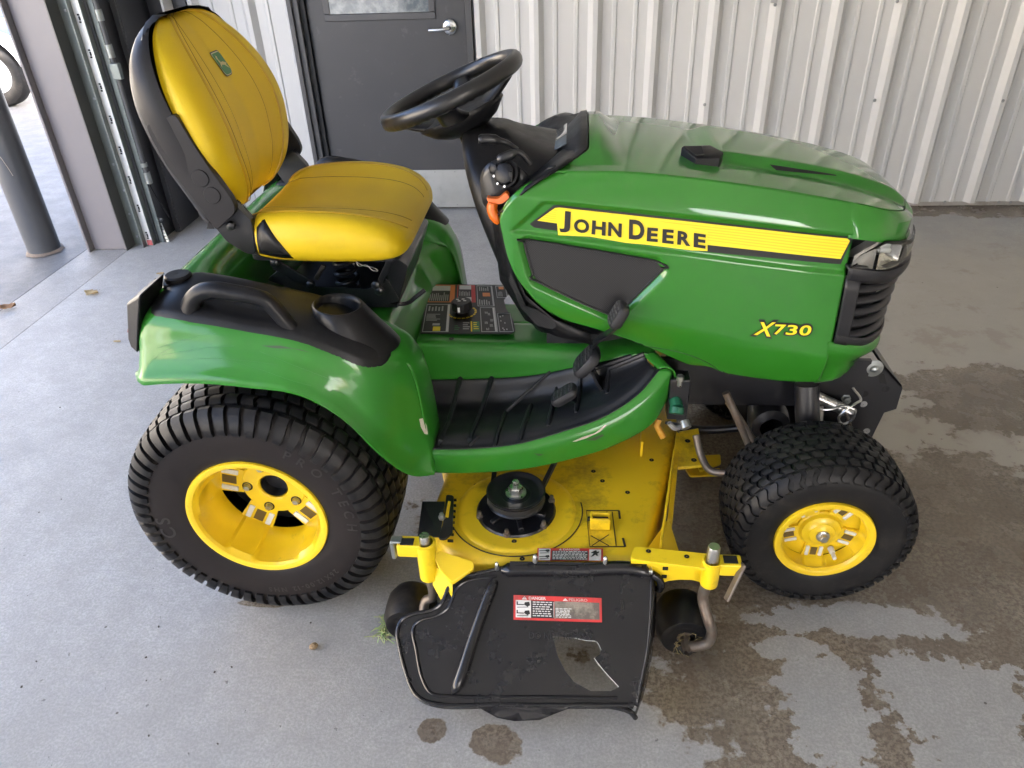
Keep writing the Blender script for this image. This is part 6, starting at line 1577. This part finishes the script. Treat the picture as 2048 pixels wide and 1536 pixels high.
# ------------------------------------------------------------------ running gear under the hood
fr = MB()
for s in (-1, 1): fr.box((.48, s*.165, .47), (.54, .012, .14))
fr.box((.70, 0, .48), (.02, .34, .12)).box((-.3, 0, .40), (.80, .20, .20)).box((.42, 0, .50), (.36, .30, .16))
frame_o = fr.build('chassis', STEELB, TR)
ax_ = MB().prism([(.53, -.30, .285), (.69, -.30, .285), (.685, -.30, .22), (.54, -.30, .22)], (0, .60, 0)).build('front_axle', STEELB, TR, bevel=.01)
for s in (-1, 1):
    MB().tube([(.608, s*.26, .225), (.608, s*.39, .225)], .022, 16).build('stub_axle', STEELB, ax_)
    MB().tube(spline([(.585, s*.22, .50), (.595, s*.24, .42), (.61, s*.255, .33), (.61, s*.265, .25)], 12), .030, 14).build('king_post', STEELB, ax_)
    MB().tube([(.64, s*.13, .50), (.635, s*.15, .33)], .022, 12).build('strut', STEELB, ax_)
MB().tube([(.40, -.215, .44), (.42, -.26, .40), (.508, -.262, .285)][0::2], .0095, 10).build('tie_rod', RUSTY, ax_)
MB().tube([(0.387, -0.230, 0.477), (0.478, -0.250, 0.292)], .010, 12).build('steering_rod', RUSTY, ax_)
MB().tube(spline([(0.270, -0.050, 0.243), (0.394, -0.080, 0.250), (0.497, -0.100, 0.284), (0.540, -0.120, 0.333)], 14), .012, 10).build('drive_shaft', STEELB, ax_)
MB().lathe([(.03, -.05), (.05, -.04), (.055, .0), (.045, .05), (.02, .06)], (0.529, -0.140, 0.339), 'y', 20).build('gear_housing', STEELB, ax_)
# far front-lift arm ends
MB().tube(spline([(0.332, -0.200, 0.320), (0.345, -0.230, 0.276), (0.365, -0.270, 0.257), (0.423, -0.300, 0.272)], 20), .010, 10).build('lift_rod', RUSTY, deck)
MB().prism([(p[0], p[1], p[2]) for p in ((0.301, -0.118, 0.262), (0.356, -0.102, 0.262), (0.356, -0.251, 0.250), (0.282, -0.264, 0.250))], (0, 0, .010)).build('front_hanger', DECKYEL, deck, bevel=.002)
MB().prism(fillet([(0.334, -0.177, 0.225), (0.411, -0.168, 0.225), (0.407, -0.207, 0.225), (0.346, -0.242, 0.225)], .005, 3), (0, 0, .006)).build('hanger_tab', DECKYEL, deck)
for q in ((0.318, -0.166, 0.274), (0.327, -0.237, 0.264)): MB().lathe([(.008, 0), (.001, .0006)], q, 'z', 14).build('hole', DARK, deck)
MB().prism(fillet([(0.313, -0.201, 0.200), (0.409, -0.198, 0.200), (0.402, -0.226, 0.200), (0.323, -0.233, 0.200)], .005, 3), (0, 0, .006)).build('hanger_tab', DECKYEL, deck)
# front weight bracket
FB = [(0.750, -0.165, 0.535), (0.781, -0.165, 0.528), (0.841, -0.165, 0.465), (0.846, -0.165, 0.452), (0.846, -0.165, 0.390), (0.818, -0.165, 0.377), (0.800, -0.165, 0.267), (0.785, -0.165, 0.265), (0.673, -0.165, 0.308), (0.660, -0.165, 0.415)]
fb = MB().prism(FB, (0, .008, 0)).build('front_bracket', STEELB, TR, bevel=.001)
MB().prism([(p[0], -p[1], p[2]) for p in FB], (0, .008, 0)).build('side_plate', STEELB, fb)
MB().prism([(0.781, -0.165, 0.528), (0.841, -0.165, 0.465), (0.843, -0.165, 0.456), (0.780, -0.165, 0.520)], (0, .33, 0)).build('cross_plate', STEELB, fb)
for q in ((0.785, -0.167, 0.318), (0.782, -0.167, 0.283), (0.804, -0.167, 0.453), (0.755, -0.167, 0.437), (0.759, -0.167, 0.405)):
    MB().lathe([(.0095, 0), (.001, -.0006)], q, 'y', 16).build('hole', SLAB if q[2] < .42 else DARK, fb)
MB().prism([(0.774, -0.167, 0.498), (0.790, -0.167, 0.498), (0.803, -0.167, 0.468), (0.785, -0.167, 0.472)], (0, -.0008, 0)).build('slot', DARK, fb)
q = np.array((0.759, -0.172, 0.516)); MB().lathe([(.024, .006), (.024, .002), (.010, .0), (.008, -.006), (.001, -.009)], q, 'y', 28).build('washer', ZINC, fb)
for q in ((0.604, -0.200, 0.443), (0.709, -0.172, 0.425)): MB().lathe([(.013, .01), (.013, 0), (.010, -.002), (.010, -.012), (.001, -.013)], q, 'y', 6).build('bolt', ZINC, fb)
MB().tube([(0.608, -0.200, 0.456), (0.718, -0.215, 0.407)], .015, 18).build('lift_pin', STEEL, fb)
MB().tube(spline([(0.609, -0.225, 0.455), (0.629, -0.225, 0.428), (0.660, -0.225, 0.428), (0.686, -0.230, 0.441), (0.709, -0.235, 0.433), (0.710, -0.235, 0.402), (0.689, -0.235, 0.389), (0.676, -0.235, 0.407), (0.687, -0.235, 0.429), (0.714, -0.225, 0.447), (0.728, -0.215, 0.450), (0.703, -0.210, 0.483)], 70), .0032, 8).build('spring_clip', STEEL, fb)
MB().tube([(0.695, -0.225, 0.416), (0.718, -0.225, 0.366)], .005, 8).build('pin_tail', RUSTY, fb)
# hydraulic couplers beside the footrest
GCAP = mat('green_cap', (.01, .10, .05), .4)
hy = MB().box((0.264, -0.250, 0.481), (.05, .05, .12)).build('coupler_block', STEELB, TR, bevel=.004)
MB().tube([(0.256, -0.270, 0.479), (0.259, -0.290, 0.470)], .016, 14).build('green_cap', GCAP, hy); MB().tube([(0.259, -0.290, 0.470), (0.257, -0.300, 0.458)], .018, 14).build('green_cap', GCAP, hy)
MB().tube([(0.283, -0.270, 0.415), (0.289, -0.285, 0.404)], .013, 14).build('steel_coupler', ZINC, hy); MB().tube(spline([(0.243, -0.290, 0.423), (0.259, -0.290, 0.407), (0.278, -0.280, 0.407)], 10), .007, 8).build('dust_cap', mat('grey_cap', (.16, .16, .16), .5), hy)
MB().tube([(0.219, -0.280, 0.427), (0.214, -0.285, 0.412), (0.232, -0.290, 0.378)], .0085, 12).build('orange_hose', mat('orange_hose', (.42, .20, .015), .5), hy)
MB().lathe([(.0095, .012), (.0095, 0), (.006, -.001), (.006, -.018), (.001, -.019)], (0.262, -0.275, 0.542), 'z', 6).build('bolt', STEEL, hy); MB().lathe([(.008, .01), (.008, 0), (.001, -.002)], (0.277, -0.270, 0.511), 'y', 6).build('bolt', STEEL, hy)

# ------------------------------------------------------------------ small things on the floor
LEAFB = mat('brown_leaf', (.20, .105, .045), .7, bump=(60, .4, .003)); LEAFT = mat('tan_leaf', (.36, .27, .13), .7, var=(30, (.26, .18, .08), .4, .7))
def leaf(name, loc, L_, W_, rot, curl, m, label, seed):
    random.seed(seed); n = 9; g = []
    for i in range(n):
        t = i/(n-1); w = W_ * math.sin(math.pi*min(t*1.02, 1))**.7 * (1 + .35*math.sin(t*17 + seed))
        x = (t - .5)*L_; z = .004 + curl*(2*t - 1)**2*.5
        g.append([(x, -w, z + curl*.8*abs(math.sin(seed + t*3))), (x, -w*.4, z + .001), (x, 0, z - .001 if z > .003 else z), (x, w*.4, z + .002), (x, w, z + curl*.7)])
    o = MB().grid(np.array(g)).build(name, m, angle=None, solid=.0004); o.location = loc; o.rotation_euler = (0, 0, rot); tag(o, label, 'leaf')
leaf('dry_leaf', (-2.672, 2.989, 0.000), .085, .018, .35, .02, LEAFB, 'curled brown dry leaf on the doorway threshold at the left edge', 1)
leaf('dry_leaf', (-2.344, 3.152, 0.000), .075, .022, -.1, .012, LEAFT, 'crumpled tan leaf lying on the floor joint by the doorway', 2)
leaf('dry_leaf', (-1.959, 2.680, 0.000), .032, .007, .1, .004, LEAFT, 'tiny tan leaf fragment on the floor behind the tail light', 3)
leaf('dry_leaf', (-2.106, 3.380, 0.000), .036, .009, .3, .005, LEAFT, 'small tan leaf fragment beyond the green fender', 4)
ac = MB().lathe([(.001, -.011), (.005, -.0095), (.008, -.004), (.0085, .001), (.0075, .006), (.004, .0095), (.001, .011)], (0, 0, .0088), 'x', 14).build('acorn', mat('acorn_brown', (.17, .11, .055), .6, var=(300, (.30, .22, .12), .45, .6)))
ac.location = (-0.631, 1.167, 0.000); ac.rotation_euler = (0, 0, .5); tag(ac, 'small brown acorn lying on the bare concrete', 'acorn')
mb = MB(); random.seed(9)
ga, gb_ = np.array((-0.437, 1.276, 0.000)), np.array((-0.471, 1.203, 0.000))
for k in range(130):
    t = random.random()**1.3; p = ga*(1-t) + gb_*t + np.array((random.gauss(0, .012), random.gauss(0, .010), .002)); a = random.uniform(0, 6.28); l = random.uniform(.012, .035)
    d = np.array((math.cos(a)*l, math.sin(a)*l, 0))
    mb.tube(np.array([p, p + d*.5 + (0, 0, random.uniform(.002, .014)), p + d + (0, 0, random.uniform(0, .006))]), .0011, 3)
o = mb.build('grass_clippings', mat('green_grass', (.22, .36, .12), .7, var=(90, (.36, .36, .17), .4, .6))); tag(o, 'wisp of green grass clippings under the near rear gauge wheel', 'grass', kind='stuff')
mb = MB()
for k in range(26):
    p = np.array((-0.416, 1.268, 0.000)) + (random.gauss(0, .014), random.gauss(0, .008), .003); mb.tube(np.array([p, p + (random.gauss(0, .01), random.gauss(0, .01), random.uniform(.002, .012))]), .001, 3)
o = mb.build('dry_grass', GRASSD); tag(o, 'dry straw clippings packed under the near rear gauge wheel', 'grass', kind='stuff')
random.seed(21); mb = MB()
for k in range(60):
    x = random.uniform(-2.2, .1); y = random.uniform(.9, 3.6) if k < 40 else random.uniform(.9, 1.3); s = random.uniform(.001, .0026)
    mb.box((x, y, s*.4), (s*2, s*1.4, s), Matrix.Rotation(random.uniform(0, 6), 3, 'Z'))
o = mb.build('grit', mat('grit_dark', (.06, .05, .04), .9)); tag(o, 'dark specks of grit scattered over the concrete floor', 'grit', kind='stuff')
